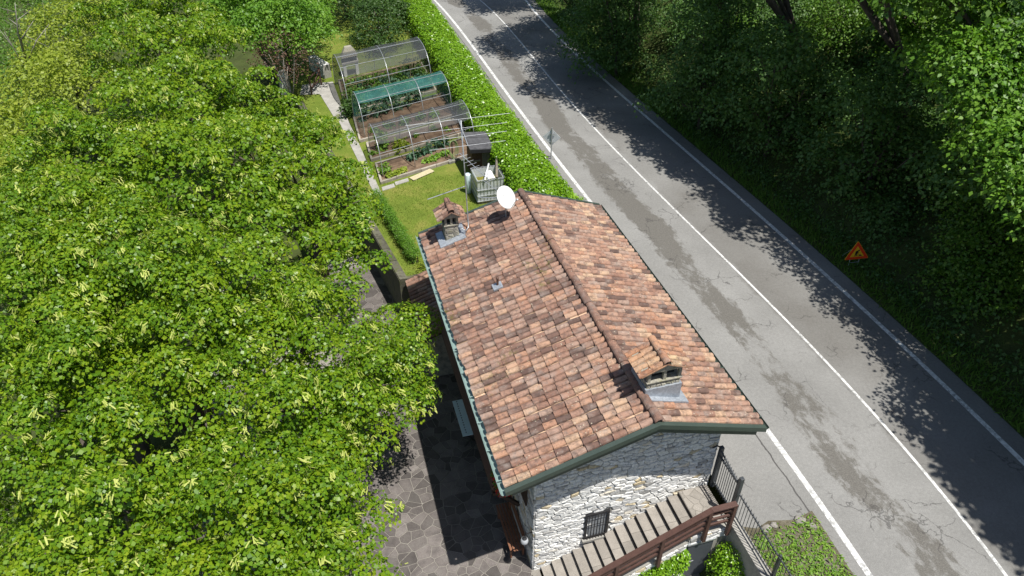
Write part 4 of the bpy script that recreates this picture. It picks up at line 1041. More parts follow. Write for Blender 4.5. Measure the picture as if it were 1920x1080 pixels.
n = 60; C_ = np.array([HL(-5.2 + rg.normal(0, .22), 12.25 + rg.normal(0, .2), Z_GARDEN + rg.uniform(.05, .5)) for _ in range(n)]); A = clump_leaves(C_, np.tile([0, 0, 1.], (n, 1)) + rg.normal(0, .5, (n, 3)), 14, .13, .07, rg); leaf_mesh('foliage', *A[:5], LAN, 'yellow_leaf', sb_)

SHEAR = .33
# beds
def bed(name, label, q0, q1, s0, s1, group=None):
    b = thing(name, label, 'garden bed', HL((q0 + q1) / 2, (s0 + s1) / 2, Z_GARDEN))
    mb = MB(); mb.hbox(q0 + .05, q1 - .05, s0 + .05, s1 - .05, Z_GARDEN - .05, Z_GARDEN + .10); mb.build('soil', 'soil', b)
    for s in (s0, s1 - .12):
        q = q0
        while q < q1 - .2:
            l = min(rg.uniform(.7, 1.3), q1 - q); mb = MB(); mb.hbox(q, q + l - .012, s, s + .12, Z_GARDEN - .05, Z_GARDEN + .15 + rg.uniform(-.015, .015), float(rg.uniform(0, 1))); mb.build('kerb', 'concrete_kerb', b, bevel=.008); q += l
    for q in (q0, q1 - .1):
        s = s0 + .13
        while s < s1 - .35:
            l = min(rg.uniform(.8, 1.3), s1 - .13 - s); mb = MB(); mb.hbox(q, q + .1, s, s + l - .012, Z_GARDEN - .05, Z_GARDEN + .15 + rg.uniform(-.015, .015), float(rg.uniform(0, 1))); mb.build('kerb', 'concrete_kerb', b, bevel=.008); s += l
    return b
bed('garden_bed', 'brown soil bed under the nearest dark net tunnel, edged with concrete', -6.05, -1.0, 19.35, 21.3)
bed('garden_bed', 'soil bed with pale kerbs behind the bed of lettuces', -6.2, -1.0, 21.75, 23.7)
bed('garden_bed', 'soil bed with pale kerbs under the green net tunnel', -6.5, -1.1, 24.1, 27.3)
bed('garden_bed', 'soil bed with canes under the farthest tunnel', -6.8, -1.4, 27.85, 32.8)
mb = MB(); pp = [(-6.42, 18.4), (-6.12, 18.4), (-6.85, 28.0), (-7.35, 28.0)]; 
mb.hexa([HL(q, s, -.25) for q, s in pp], [HL(q, s, -.17) for q, s in pp]); pp = [(-7.5, 28.05), (-6.88, 28.05), (-7.1, 33.0), (-8.9, 33.6), (-9.1, 32.2), (-8.0, 31.6)]
mb.hexa([HL(q, s, -.25) for q, s in pp], [HL(q, s, -.17) for q, s in pp]); tagp(mb.build('garden_path', 'concrete'), 'pale concrete path left of the garden beds', 'path', kind='structure')
for q0, q1, s0, s1, m_, lb, ct in ((-6.05, -5.45, 18.72, 19.05, 'concrete', 'pale concrete slab on the lawn nearest the path', 'slab'), (-5.4, -4.75, 18.85, 19.15, 'concrete', 'pale concrete slab on the lawn next to the wooden board', 'slab')):
    mb = MB(); mb.hbox(q0, q1, s0, s1, Z_GARDEN - .02, Z_GARDEN + .035); tagp(mb.build('stepping_slab', m_, bevel=.01), lb, ct)
bd = thing('wooden_board', 'pale yellow slatted wooden board lying on the lawn', 'board', HL(-4.0, 19.0, Z_GARDEN))
a, b = HL(-4.55, 18.78, Z_GARDEN + .05), HL(-3.45, 19.02, Z_GARDEN + .05); dx = (b - a).normalized(); dy = ZV.cross(dx)
for i in range(4):
    mb = MB(); o_ = dy * (i * .085); mb.bar(a + o_, b + o_, .075, .025); mb.build('slat', 'wood_pale', bd)
for f_ in (.12, .88):
    mb = MB(); c = a.lerp(b, f_); mb.bar(c - dy * .04 - ZV * .033, c + dy * .30 - ZV * .033, .06, .04); mb.build('batten', 'wood_pale', bd)

# net tunnels
def tunnel(label, q0, q1, s0, s1, top, nh, netmat, near_open, ends, skewq=0.0, rails=(.18, .35), n_end=True):
    t = thing('net_tunnel', label, 'garden tunnel', HL((q0 + q1) / 2, (s0 + s1) / 2, Z_GARDEN), 'net tunnels over the vegetable beds')
    def arc(q, a):
        c, sn = math.cos(a), math.sin(a)
        return HL(q - skewq * ((1 - c) / 2), (s0 + s1) / 2 - (s1 - s0) / 2 * math.copysign(abs(c) ** .8, c), Z_GARDEN + (top - Z_GARDEN) * sn ** .75)
    K = 20
    for i in range(nh):
        q = q0 + (q1 - q0) * i / (nh - 1); mb = MB(); mb.tube([arc(q, math.pi * k / K) for k in range(K + 1)], .019, 6); mb.build('hoop', 'steel', t, smooth=True)
    for a in [math.pi * .5] + [math.pi * r for r in rails] + [math.pi * .75]:
        mb = MB(); mb.tube([arc(q0, a), arc(q1, a)], .012, 6); mb.build('rail', 'steel', t)
    mb = MB(); nq = 10
    ks = [near_open + (1 - near_open) * k / 18 for k in range(19)]
    for i in range(nq + 1):
        q = q0 + (q1 - q0) * i / nq
        for k in ks: mb.v.append(tuple(arc(q, math.pi * k) + ZV * (.012 - .05 * math.sin(math.pi * ((i / nq * (nh - 1)) % 1)) * (1 if .2 < k < .8 else .3))))
    m = len(ks)
    for i in range(nq):
        for k in range(m - 1): mb.face([i * m + k, i * m + k + 1, (i + 1) * m + k + 1, (i + 1) * m + k])
    mb.build('net', netmat, t, smooth=True)
    for q in ends:
        mb = MB(); mb.poly([arc(q, math.pi * k / K) for k in range(K + 1)]); mb.build('end_net', netmat, t)
    return t
tunnel('nearest net tunnel, dark netting on steel hoops behind the lawn', -5.85, -1.05, 19.8, 22.9, 1.72, 4, 'net_dark', .27, (), .25)
tunnel('middle net tunnel with green netting on steel hoops', -6.15, -1.25, 24.3, 27.1, 1.72, 4, 'net_green', .33, (-1.25, -6.15), .3)
tunnel('farthest net tunnel, dark netting on steel hoops above canes', -6.6, -1.6, 28.2, 32.5, 2.12, 3, 'net_dark', .25, (-6.6, -1.6), .4)

# vegetables
def plant(name, label, cat, q, s, mat, n, h, r, size, shape=HEX, group=None, per=10, z=Z_GARDEN + .1, up=.6, stem=True):
    t = thing(name, label, cat, HL(q, s, z), group); f = rg.uniform(0.05, 1, n); w = rg.uniform(0, 6.28, n); rr = r * np.sqrt(rg.uniform(0, 1, n))
    C_ = np.array([HL(q + a * math.cos(b), s + a * math.sin(b), z + h * c) for a, b, c in zip(rr, w, f)]); O_ = np.stack([np.cos(w), np.sin(w), np.full(n, up)], 1)
    A = clump_leaves(C_, O_, per, max(.05, r * .45), size, rg, droop=.3, jitter=.6); leaf_mesh('foliage', *A[:5], shape, mat, t)
    if stem: mb = MB(); mb.tube([HL(q, s, z - .04), HL(q, s, z + h * .8)], .012, 5); mb.build('stem', 'bark', t)
    return t
for i, (q, s) in enumerate([(-5.62, 19.62), (-5.35, 19.68), (-5.08, 19.7), (-4.85, 19.78), (-3.55, 19.98), (-3.28, 20.05), (-3.02, 20.1), (-2.76, 20.15), (-2.55, 20.2)]):
    left = q < -4.5
    plant('lettuce', 'yellow-green lettuce in the front left corner of the nearest bed' if left else 'green lettuce in the row at the front of the nearest bed, by the hose post', 'lettuce', q, s, 'yellow_leaf' if left else 'veg_leaf', 10, .16, .17, .12, group='lettuces left' if left else 'lettuces by the hose post', stem=False)
plant('bushy_vegetable', 'round dark green leafy plant at the left end of the nearest bed', 'vegetable', -5.75, 20.25, 'veg_leaf', 26, .45, .26, .10)
for i in range(9):
    plant('leek', 'blue-green leek in the row under the nearest tunnel', 'leek', -4.35 + i * .25, 20.65 + i * .07, 'kale_leaf', 7, .4, .10, .26, LAN, 'leek row', per=5, up=1.6, stem=False)
plant('squash_plant', 'bright yellow-green leafy plant in the second bed under the nearest tunnel', 'vegetable', -4.6, 22.2, 'yellow_leaf', 22, .4, .35, .14)
plant('chard_plant', 'tall green plant at the left of the second bed', 'vegetable', -5.5, 22.6, 'veg_leaf', 26, .9, .25, .12)
for i, (q, s) in enumerate([(-6.0, 22.3), (-3.6, 22.9), (-2.6, 23.1), (-1.9, 22.6)]):
    plant('seedling', 'small green plant in the second bed, one of a loose row', 'vegetable', q, s, 'veg_leaf', 9, .2, .16, .09, group='loose row in the second bed', stem=False)
for i in range(6):
    plant('tomato_plant', 'dark green tomato plant under the green net tunnel', 'tomato plant', -5.9 + i * .62, 26.4 + .12 * i, 'kale_leaf', 22, .8, .26, .11, group='tomato plants under the green tunnel')
for i in range(20):
    plant('tomato_plant', 'green tomato plant tied to the canes under the farthest tunnel', 'tomato plant', -6.35 + (i % 10) * .5 + rg.normal(0, .06), 28.5 + (i // 10) * 1.15 + rg.normal(0, .08), ('dark_leaf', 'wood_leaf', 'kale_leaf')[i % 3], 34, .95, .34, .12, group='tomato plants among the canes')
for i in range(7):
    plant('pepper_plant', 'low green plant in the back row of the farthest tunnel', 'vegetable', -6.2 + i * .55, 31.6 + rg.normal(0, .1), 'wood_leaf' if i % 2 else 'veg_leaf', 22, .4, .3, .11, group='back row under the farthest tunnel')
for i in range(5):
    plant('courgette_plant', 'pale green plant in the front row under the green net tunnel', 'vegetable', -5.6 + i * .85, 24.75 + rg.normal(0, .08), 'veg_leaf', 14, .25, .24, .12, group='front row under the green tunnel', stem=False)
plant('bean_bush', 'dark leafy bush at the right end of the farthest tunnel', 'vegetable', -2.3, 31.6, 'dark_leaf', 60, .8, .6, .12)
plant('bean_bush', 'leafy bush spilling over the concrete path left of the green tunnel', 'vegetable', -6.65, 27.7, 'dark_leaf', 60, .7, .45, .12)
ct_ = thing('cane_trellis', 'trellis of bamboo canes under the farthest tunnel', 'trellis', HL(-4, 29.8, Z_GARDEN + .1))
for i in range(13):
    q = -6.3 + i * .36; mb = MB(); mb.tube([HL(q, 29.5 + rg.normal(0, .05), Z_GARDEN + .05), HL(q + rg.normal(0, .05), 29.5 + rg.normal(0, .05), 1.35 + rg.normal(0, .1))], .014, 5); mb.build('cane', 'cane', ct_)
for s, z in ((29.5, .75), (29.5, 1.15), (30.4, .75)):
    mb = MB(); mb.tube([HL(-6.5, s, z), HL(-1.9, s + .2, z + .03)], .014, 5); mb.build('cane', 'cane', ct_)
for i in range(6):
    q = -5.9 + i * .7; mb = MB(); mb.tube([HL(q, 30.4, Z_GARDEN + .05), HL(q, 30.45, 1.0)], .013, 5); mb.build('cane', 'cane', ct_)
SHEAR = .33
# barbecue seen through the far net
bq = thing('masonry_barbecue', 'small grey masonry barbecue behind the farthest tunnel', 'barbecue', HL(-5.9, 33.6, Z_GARDEN))
for q in (-6.35, -5.6):
    mb = MB(); mb.hbox(q, q + .18, 33.3, 33.9, Z_GARDEN - .02, .55); mb.build('side_wall', 'white_paint', bq)
mb = MB(); mb.hbox(-6.4, -5.38, 33.25, 33.95, .55, .65); mb.build('hearth', 'concrete', bq)
mb = MB(); mb.hexa([HL(-6.4, 33.3, .95), HL(-5.38, 33.3, .95), HL(-5.38, 33.95, .95), HL(-6.4, 33.95, .95)], [HL(-6.1, 33.5, 1.5), HL(-5.7, 33.5, 1.5), HL(-5.7, 33.8, 1.5), HL(-6.1, 33.8, 1.5)]); mb.build('hood', 'old_stone', bq)
mb = MB(); mb.hbox(-6.38, -5.4, 33.75, 33.93, .65, .95); mb.build('back_wall', 'old_stone', bq)

# hose on its post
hp = thing('hose_post', 'post with a coiled pale green hose at the edge of the nearest bed', 'hose', HL(-2.35, 19.5, Z_GARDEN))
mb = MB(); mb.tube([HL(-2.35, 19.5, Z_GARDEN), HL(-2.35, 19.5, .95)], .03, 6); mb.build('post', 'wood_dark', hp)
for k in range(4):
    r = .27 + .03 * k; mb = MB(); c = HL(-2.35 + .02 * k, 19.42 - .02 * k, .55 - .03 * k); mb.tube([c + GV * (r * .62 * math.cos(6.283 * i / 18)) + ZV * (r * 1.35 * math.sin(6.283 * i / 18)) for i in range(19)], .014, 5, cap=False); mb.build('hose', 'hose', hp, smooth=True)
mb = MB(); mb.hbox(-2.6, -2.2, 19.25, 19.55, Z_GARDEN - .02, Z_GARDEN + .14); mb.build('base_stone', 'stone_dark', hp, bevel=.03)

SHEAR = 0.0
# tool shed
sh = thing('tool_shed', 'small brown wooden tool shed with a grey felt roof by the hedge', 'shed', HL(-1.35, 19.4, Z_GARDEN))
mb = MB(); mb.hbox(-1.78, -.92, 18.95, 20.0, Z_GARDEN - .02, 1.12); mb.build('body', 'shed_wood', sh)
for i in range(5):
    q = -1.77 + i * .17; mb = MB(); mb.hbox(q + .004, q + .164, 18.925, 18.947, Z_GARDEN, 1.10, float(rg.uniform(0, 1))); mb.build('plank', 'shed_wood' if i in (0, 1, 2) else 'wood_grey', sh)
mb = MB(); mb.hbox(-1.30, -1.25, 18.88, 18.924, Z_GARDEN, 1.10); mb.build('batten', 'wood_grey', sh)
mb = MB(); mb.hbox(-1.80, -1.40, 18.88, 18.924, .55, .62); mb.build('batten', 'wood_grey', sh)
mb = MB(); mb.hexa([HL(-1.92, 18.68, 1.22), HL(-.80, 18.68, 1.12), HL(-.80, 20.15, 1.32), HL(-1.92, 20.15, 1.42)], [HL(-1.92, 18.68, 1.30), HL(-.80, 18.68, 1.20), HL(-.80, 20.15, 1.40), HL(-1.92, 20.15, 1.50)]); ro = mb.build('roof', 'black_felt', sh)
mb = MB(); mb.hexa([HL(-1.93, 18.64, 1.14), HL(-.79, 18.64, 1.04), HL(-.79, 18.675, 1.04), HL(-1.93, 18.675, 1.14)], [HL(-1.93, 18.64, 1.31), HL(-.79, 18.64, 1.21), HL(-.79, 18.675, 1.21), HL(-1.93, 18.675, 1.31)]); mb.build('fascia', 'iron_black', ro)
for k in range(3):
    mb = MB(); s = 18.72 + k * .47; d_ = .2 / 1.47; f0 = s - 18.68; mb.hexa([HL(-1.92, s, 1.302 + d_ * f0), HL(-.80, s, 1.202 + d_ * f0), HL(-.80, s + .44, 1.202 + d_ * (f0 + .44)), HL(-1.92, s + .44, 1.302 + d_ * (f0 + .44))], [HL(-1.92, s, 1.316 + d_ * f0), HL(-.80, s, 1.216 + d_ * f0), HL(-.80, s + .44, 1.310 + d_ * f0 - .038), HL(-1.92, s + .44, 1.316 + d_ * (f0 + .44) - .006)]); mb.build('felt_strip', 'black_felt', ro)
for i in range(2):
    mb = MB(); s0 = 16.55 + i * 1.12; mb.hbox(-.42, -.38, s0, s0 + 1.08, Z_GARDEN - .02, 1.10); tagp(mb.build('sheet_panel', 'sign_back' if i == 0 else 'concrete', bevel=.004), 'grey sheet panel fixed to the hedge behind the water tank, ' + ('nearer the house' if i == 0 else 'nearer the shed'), 'panel')
# water tank in its cage
tk = thing('water_tank', 'open white plastic water tank in a metal cage between house and shed', 'water tank', HL(-1.5, 17.0, Z_GARDEN))
q0, q1, s0, s1, z0, z1 = -2.15, -.98, 16.35, 17.45, Z_GARDEN + .14, 1.0
mb = MB(); th_ = .02
for a in ((q0, q1, s0, s0 + th_), (q0, q1, s1 - th_, s1), (q0, q0 + th_, s0 + th_ + .001, s1 - th_ - .001), (q1 - th_, q1, s0 + th_ + .001, s1 - th_ - .001)): mb.hbox(*a, z0, z1 - .03)
mb.hbox(q0 + .021, q1 - .021, s0 + .021, s1 - .021, z0, z0 + .02); mb.build('tank', 'ibc_plastic', tk)
mb = MB(); mb.hbox(q0 + .025, q1 - .025, s0 + .025, s1 - .025, z0 + .022, z0 + .62); mb.build('water', 'water_green', tk)
for q in np.linspace(q0 - .02, q1 + .02, 9):
    for s in (s0 - .02, s1 + .02): mb = MB(); mb.tube([HL(q, s, Z_GARDEN + .12), HL(q, s, z1)], .012, 5); mb.build('cage_bar', 'steel', tk)
for s in np.linspace(s0 + .12, s1 - .12, 7):
    for q in (q0 - .02, q1 + .02): mb = MB(); mb.tube([HL(q, s, Z_GARDEN + .12), HL(q, s, z1)], .012, 5); mb.build('cage_bar', 'steel', tk)
for z in (z0 + .02, z0 + .3, z0 + .58, z1):
    mb = MB(); mb.tube([HL(a, b, z) for a, b in ((q0 - .035, s0 - .035), (q1 + .035, s0 - .035), (q1 + .035, s1 + .035), (q0 - .035, s1 + .035), (q0 - .035, s0 - .035))], .014, 5); mb.build('cage_bar', 'steel', tk)
mb = MB(); mb.hbox(q0, q1, s0, s1, Z_GARDEN, Z_GARDEN + .13); mb.build('pallet', 'wood_grey', tk)
wt = MB(); wt.tube([HL(-2.32, 17.5, Z_GARDEN + z) for z in (0, .02, .9, .95)], [.12, .13, .14, .12], 12); wt = tagp(wt.build('watering_barrel', 'table_blue', smooth=True), 'small blue barrel beside the caged water tank', 'barrel')
for k, (a, b, r_, lb) in enumerate((((-1.85, 16.25, 1.03), (-1.35, 17.5, 1.10), .045, 'white pipe lying across the top of the water tank'), ((-1.30, 16.3, 1.06), (-.92, 17.75, 1.12), .06, 'thicker weathered pipe along the right top of the water tank'))):
    mb = MB(); mb.tube([HL(*a), HL(*b)], r_, 8); tagp(mb.build('pipe', 'white_paint' if k == 0 else 'wood_grey', smooth=True), lb, 'pipe')
mb = MB(); mb.hexa([HL(-1.7, 16.32, 1.02), HL(-1.35, 16.32, 1.02), HL(-1.35, 16.95, 1.02), HL(-1.7, 16.95, 1.02)], [HL(-1.62, 16.40, 1.12), HL(-1.42, 16.40, 1.12), HL(-1.42, 16.88, 1.12), HL(-1.62, 16.88, 1.12)]); tagp(mb.build('canister', 'white_paint', bevel=.02), 'white plastic canister lying on the water tank', 'canister')

# wooden garden gate and white stone wall by the purple tree
gg = thing('wooden_gate', 'rustic wooden gate frame on the path by the purple tree', 'gate', W(590, 158, Z_GARDEN))
g0, g1 = W(585, 178, Z_GARDEN), W(603, 160, Z_GARDEN)
for p in (g0, g1): mb = MB(); mb.tube([p, p + ZV * 1.1], .05, 6); mb.build('post', 'wood_brown', gg)
for z in (.4, 1.0): mb = MB(); mb.bar(g0 + ZV * z, g1 + ZV * z, .05, .07); mb.build('rail', 'wood_brown', gg)
mb = MB(); mb.bar(g0 + ZV * .4 + GV * .06, g1 + ZV * 1.0 + GV * .06, .04, .06); mb.build('brace', 'wood_brown', gg)
def drywall(name, label, a, b, h, th):
    a, b = Vector(a), Vector(b); d = (b - a).normalized(); nn = Vector((d.y, -d.x, 0)); L = (b - a).length
    if nn.y > 0: nn = -nn
    mb = MB(); mb.box((a + b) / 2 + ZV * h / 2, d * L / 2, nn * th / 2, ZV * h / 2); o = tagp(mb.build(name, 'mortar'), label, 'wall')
    stones('stone', 'stones', voronoi_cells([(0, 0), (L, 0), (L, h), (0, h)], .2, 1.5, rg, .44), lambda u, v, dd: a + d * u + nn * (th / 2 + dd) + ZV * v, .008, .04, .015, 'stone', o, 60, .01)
    stones('stone', 'stones', voronoi_cells([(0, 0), (L, 0), (L, th), (0, th)], .2, 1.3, rg, .44), lambda u, v, dd: a + d * u + nn * (th / 2 - v) + ZV * (h + dd), .008, .03, .015, 'stone', o, 40, .01)
drywall('stone_wall', 'pale rough stone wall behind the farthest tunnel', W(588, 128, Z_GARDEN), W(616, 146, Z_GARDEN), .8, .45)
drywall('stone_pillar', 'grey stone pillar in the shade below the purple tree', W(530, 176, Z_GARDEN), W(545, 176, Z_GARDEN), 1.3, .5)

# ------------------------------------------------------------------ road signs
sg = thing('diamond_sign', 'grey back of a diamond road sign on a post by the hedge', 'road sign', W(1033, 298, 0))
b = W(1033, 298, 0); mb = MB(); mb.tube([b, b + ZV * 1.62], .03, 8); mb.build('post', 'steel', sg)
dn_ = Vector((-.15, -1, 0)).normalized(); sd_ = Vector((1, -.15, 0)).normalized(); c = b + ZV * 1.12 + Vector((.0, .045, 0)); h = .43
mb = MB(); fr = [c - ZV * h, c + sd_ * h, c + ZV * h, c - sd_ * h]; mb.hexa([p - dn_ * .008 for p in fr], [p + dn_ * .008 for p in fr]); mb.build('plate', 'sign_back', sg)
for z in (.9, 1.3): mb = MB(); mb.bar(b + ZV * z - sd_ * .14, b + ZV * z + sd_ * .14, .03, .04); mb.build('clamp', 'steel', sg)
tr = on_hill(1592, 500)
ts = thing('roadworks_sign', 'red and yellow triangular roadworks sign on a folding stand', 'road sign', tr)
nd = Vector((-.05, -1, .12)).normalized(); rt = Vector((1, -.05, 0)).normalized(); upv = rt.cross(-nd); upv = upv if upv.z > 0 else -upv
rt, upv = (rt + upv * .15).normalized(), (upv - rt * .15).normalized()
ctr = tr + ZV * .62 + rt * .12
def tri(c, R_, off, th_, rnd):
    out = []
    for k in range(3):
        w0 = math.pi / 2 + k * 2 * math.pi / 3
        cx, cy = (R_ - 2 * rnd) * math.cos(w0), (R_ - 2 * rnd) * math.sin(w0)
        for j in range(-3, 4):
            w = w0 + j * (math.pi / 3) / 3; out.append(c + rt * (cx + rnd * math.cos(w)) + upv * (cy + rnd * math.sin(w)) + nd * off)
    return out
def plate(name, mat, pts, th_, parent):
    mb = MB(); mb.hexa([p - nd * th_ for p in pts], pts); return mb.build(name, mat, parent)
pl = plate('plate', 'sign_yellow', tri(ctr, .52, .0, .02, .03), .02, ts)
plate('red_border', 'sign_red', tri(ctr, .50, .006, .005, .03), .005, pl)
plate('yellow_field', 'sign_yellow', tri(ctr, .30, .012, .005, .012), .005, pl)
def sgn(pts): return [ctr + rt * x + upv * y + nd * .018 for x, y in pts]
S_ = 1.0
shapes = [[(-.015,.115),(.02,.105),(.045,.03),(.02,.02),(-.05,.03),(-.075,.06)],          # bent back
          [(-.055,.045),(-.015,.04),(-.045,-.04),(-.06,-.125),(-.09,-.125),(-.08,-.03)],   # rear leg
          [(-.03,.05),(.01,.03),(-.0,-.04),(.015,-.12),(-.02,-.125),(-.035,-.035)],        # front leg
          [(.02,.105),(.05,.03),(.035,.0),(.02,.03)],                                       # arm
          [(-.05,.05),(-.045,.065),(.095,-.075),(.085,-.085)],                              # shovel
          [(.04,-.125),(.10,-.065),(.13,-.065),(.185,-.125)]]                               # heap
for s_ in shapes: mb = MB(); p = sgn(s_); mb.hexa([a - nd * .004 for a in p], p); mb.build('pictogram', 'sign_black', pl)
mb = MB(); p = sgn([(.055 + .034 * math.cos(6.283 * i / 12), .115 + .034 * math.sin(6.283 * i / 12)) for i in range(12)]); mb.hexa([a - nd * .004 for a in p], p); mb.build('pictogram', 'sign_black', pl)
for x in (-.22, .12):
    mb = MB(); f0 = ctr + rt * x - nd * .04 + upv * .15; f1 = ctr + rt * x - upv * .30 - nd * .04; g_ = Vector((f1.x - .02, f1.y - .05, float(hill_z(f1.x, f1.y)))); mb.tube([f0, f1, g_], .014, 6); mb.build('leg', 'steel', ts)
    mb = MB(); g2 = f0 - nd * .5; g2.z = float(hill_z(g2.x, g2.y)); mb.tube([f0, g2], .012, 6); mb.build('leg', 'steel', ts)
mb = MB(); mb.tube([ctr - rt * .22 - upv * .42 - nd * .05, ctr + rt * .12 - upv * .42 - nd * .05], .012, 6); mb.build('crossbar', 'steel', ts)

# ------------------------------------------------------------------ laurel hedge along the road
hd = thing('laurel_hedge', 'long bright green laurel hedge along the left side of the road', 'hedge', (float(XL(34)) - 2.4, 34, 0))
rg = np.random.default_rng(77); n = 9000
# fewer, larger clumps with distance
yy = 24.6 + (rg.uniform(0, 1, n) ** 1.25) * 50; a_ = rg.uniform(0, 1, n)
w_ = rg.uniform(-1, 1, n); top = rg.uniform(0, 1, n) < .62
hw, hh = 1.02, 1.42
wx = np.where(top, w_ * hw * .93, np.sign(w_) * hw * rg.uniform(.9, 1.03, n)); zz = np.where(top, hh * rg.uniform(.93, 1.05, n) - .18 * np.abs(w_) ** 3, rg.uniform(.1, hh * .93, n))
zz = zz + .07 * vnoise(wx * 2.5, yy * 1.5, 3.0); cx = XL(yy) - 1.42 - hw
yn = 24.6 + rg.uniform(0, 1, 500) * .0; 
ox = np.where(top, w_ * .5, np.sign(w_) * 1.0)
C_ = np.stack([cx + wx, yy, zz], 1); O_ = np.stack([ox, rg.normal(0, .3, n), np.where(top, 1.0, .5)], 1)
m = 420; C2 = np.stack([XL(24.6) - 1.42 - hw + rg.uniform(-1, 1, m) * hw, 24.55 + rg.uniform(-.1, .25, m), rg.uniform(.1, hh, m)], 1); O2 = np.tile([0, -1.0, .4], (m, 1))
C_ = np.concatenate([C_, C2]); O_ = np.concatenate([O_, O2])
A = clump_leaves(C_, O_, 10, .15, .13, rg, flat=.8, droop=.2, jitter=.5)
leaf_mesh('foliage', *A[:5], RHO * np.array([1, .8, 1]), 'laurel', hd)
mb = MB(); V = []
for y in np.arange(24.9, 74.5, 1.0):
    c = float(XL(y)) - 1.42 - hw; V.append((c - .8, y)); 
for y in np.arange(24.9, 74, 1.0):
    c0 = float(XL(y)) - 1.42 - hw; c1 = float(XL(y + 1)) - 1.42 - hw
    mb.hexa([(c0 - .78, y, -.2), (c0 + .78, y, -.2), (c1 + .78, y + .998, -.2), (c1 - .78, y + .998, -.2)], [(c0 - .7, y, 1.12), (c0 + .7, y, 1.12), (c1 + .7, y + .998, 1.12), (c1 - .7, y + .998, 1.12)])
mb.build('branches', 'bark', hd)
# ------------------------------------------------------------------ trees on the left
def px_blobs(lst):
    return [(tuple(W(x, y, z)), (r, r, r * .85)) for x, y, z, r in lst]
LIND = [
 ('linden tree with pale blossoms reaching towards the tiled roof', (590, 690), [(690,690,2.5,1.2),(590,590,3.3,1.4),(640,745,2.9,1.35),(745,695,2.1,.8),(500,640,4.0,1.7),(555,770,3.5,1.35),(755,610,1.6,.45),(750,745,1.8,.45)]),
 ('linden tree with pale blossoms at the bottom edge, left of the patio', (520, 1010), [(610,975,2.5,1.0),(560,890,3.1,1.15),(480,1000,3.6,1.4),(600,1075,2.6,1.05),(430,925,3.7,1.05),(480,1120,3.4,1.4),(645,835,2.0,.7)]),
 ('linden tree with pale blossoms beside the garden retaining wall', (560, 400), [(620,410,2.6,1.4),(550,340,3.3,1.7),(480,440,3.9,1.8),(570,270,2.6,1.1),(640,480,2.2,1.05),(460,290,4.2,1.7),(635,350,2.0,.95),(600,255,1.6,.9),(540,225,2.2,1.2)]),
 ('broad linden tree in the middle of the left half', (330, 640), [(330,630,4.4,2.0),(225,730,4.2,1.75),(250,550,4.6,1.9),(390,760,3.8,1.15),(385,530,4.9,1.7)]),
 ('linden tree with blossoms in the bottom left corner', (200, 980), [(200,965,4.0,1.45),(290,1065,3.6,1.2),(160,840,4.0,1.35),(150,1080,3.8,1.2),(40,980,.6,1.5),(375,900,.8,1.2)]),
 ('tall linden tree farthest back, left of the purple tree', (340, 200), [(370,190,4.6,2.1),(300,110,4.9,2.2),(385,95,4.4,1.7),(270,260,5.0,2.2),(350,330,5.2,2.1),(240,40,5,2.2),(330,30,4.6,1.9),(450,200,3.8,1.6)]),
 ('linden tree on the left edge above the corner', (100, 480), [(110,430,4.8,2.1),(20,580,4.6,2.0),(150,320,5.0,2.1),(180,470,5.0,2.0),(40,740,4.4,1.8),(120,620,4.6,1.8)]),
]
rg = np.random.default_rng(101)
for label, (bx, by), lst in LIND:
    bl = px_blobs(lst); c = np.mean([b[0] for b in bl], 0); bz = float(ground_z(np.array(c[0]), np.array(c[1])))
    q, s = QS(c); bz = Z_PATIO if (-13.4 < q < -4.6 and -7 < s < 16.4) else bz
    far = c[1] > 20; c = c + np.array(-GV * (1.6 if q > -9 else 0))
    tree('linden_tree', label, 'tree', (c[0], c[1], bz), bl, 'linden', 11.5 if not far else 7.0, 36, .21, .088 if not far else .112, rg, 'linden trees left of the house', shape=RHO * np.array([1, 1.25, 1]), blossom=.26, r0=.24, zmin=-.15, tuft=(.40, .70), tuftk=3.35, tflat=.55, flat=.9, droop=.8, tip=.9, hang=.7, jitter=.36, core=.64)

def simple_tree(name, label, lst, mat, dens, per, rad, size, cat='tree', shape=RHO, r0=.14, bark='bark', **kw):
    bl = px_blobs(lst); c = np.mean([b[0] for b in bl], 0); q, s = QS(c)
    bz = Z_GARDEN if (qedge(s) < q < .3 and 12 < s < 60) else float(ground_z(np.array(c[0]), np.array(c[1])))
    return tree(name, label, cat, (c[0], c[1], bz), bl, mat, dens, per, rad, size, rg, shape=shape, r0=r0, bark=bark, **kw)
simple_tree('walnut_tree', 'bright green walnut tree behind the purple tree', [(530,55,3.2,2.0),(575,60,2.2,1.3),(490,10,3.6,2.1),(450,35,3.4,1.9),(560,15,2.8,1.5)], 'walnut', 5.0, 22, .36, .16, tuft=(.5, .85))
simple_tree('plum_tree', 'small dark purple-leaved tree by the wooden gate', [(530,88,3.0,1.15),(505,108,2.7,.95),(553,112,2.4,.85),(540,130,2.0,.7),(515,80,3.0,.8)], 'plum', 3.4, 22, .34, .105, bark='bark_pale', inner=False, r0=.07)
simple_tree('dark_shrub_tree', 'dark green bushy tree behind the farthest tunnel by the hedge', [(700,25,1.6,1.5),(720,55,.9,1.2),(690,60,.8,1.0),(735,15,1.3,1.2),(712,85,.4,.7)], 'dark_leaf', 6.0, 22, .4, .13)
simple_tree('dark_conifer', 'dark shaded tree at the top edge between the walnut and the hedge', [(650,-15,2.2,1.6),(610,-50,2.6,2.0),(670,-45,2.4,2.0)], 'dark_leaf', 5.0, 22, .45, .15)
simple_tree('dark_conifer', 'dark tree at the top edge close to the hedge', [(715,-40,2.4,1.8),(690,-70,2.6,2.0)], 'dark_leaf', 4.0, 22, .45, .15)
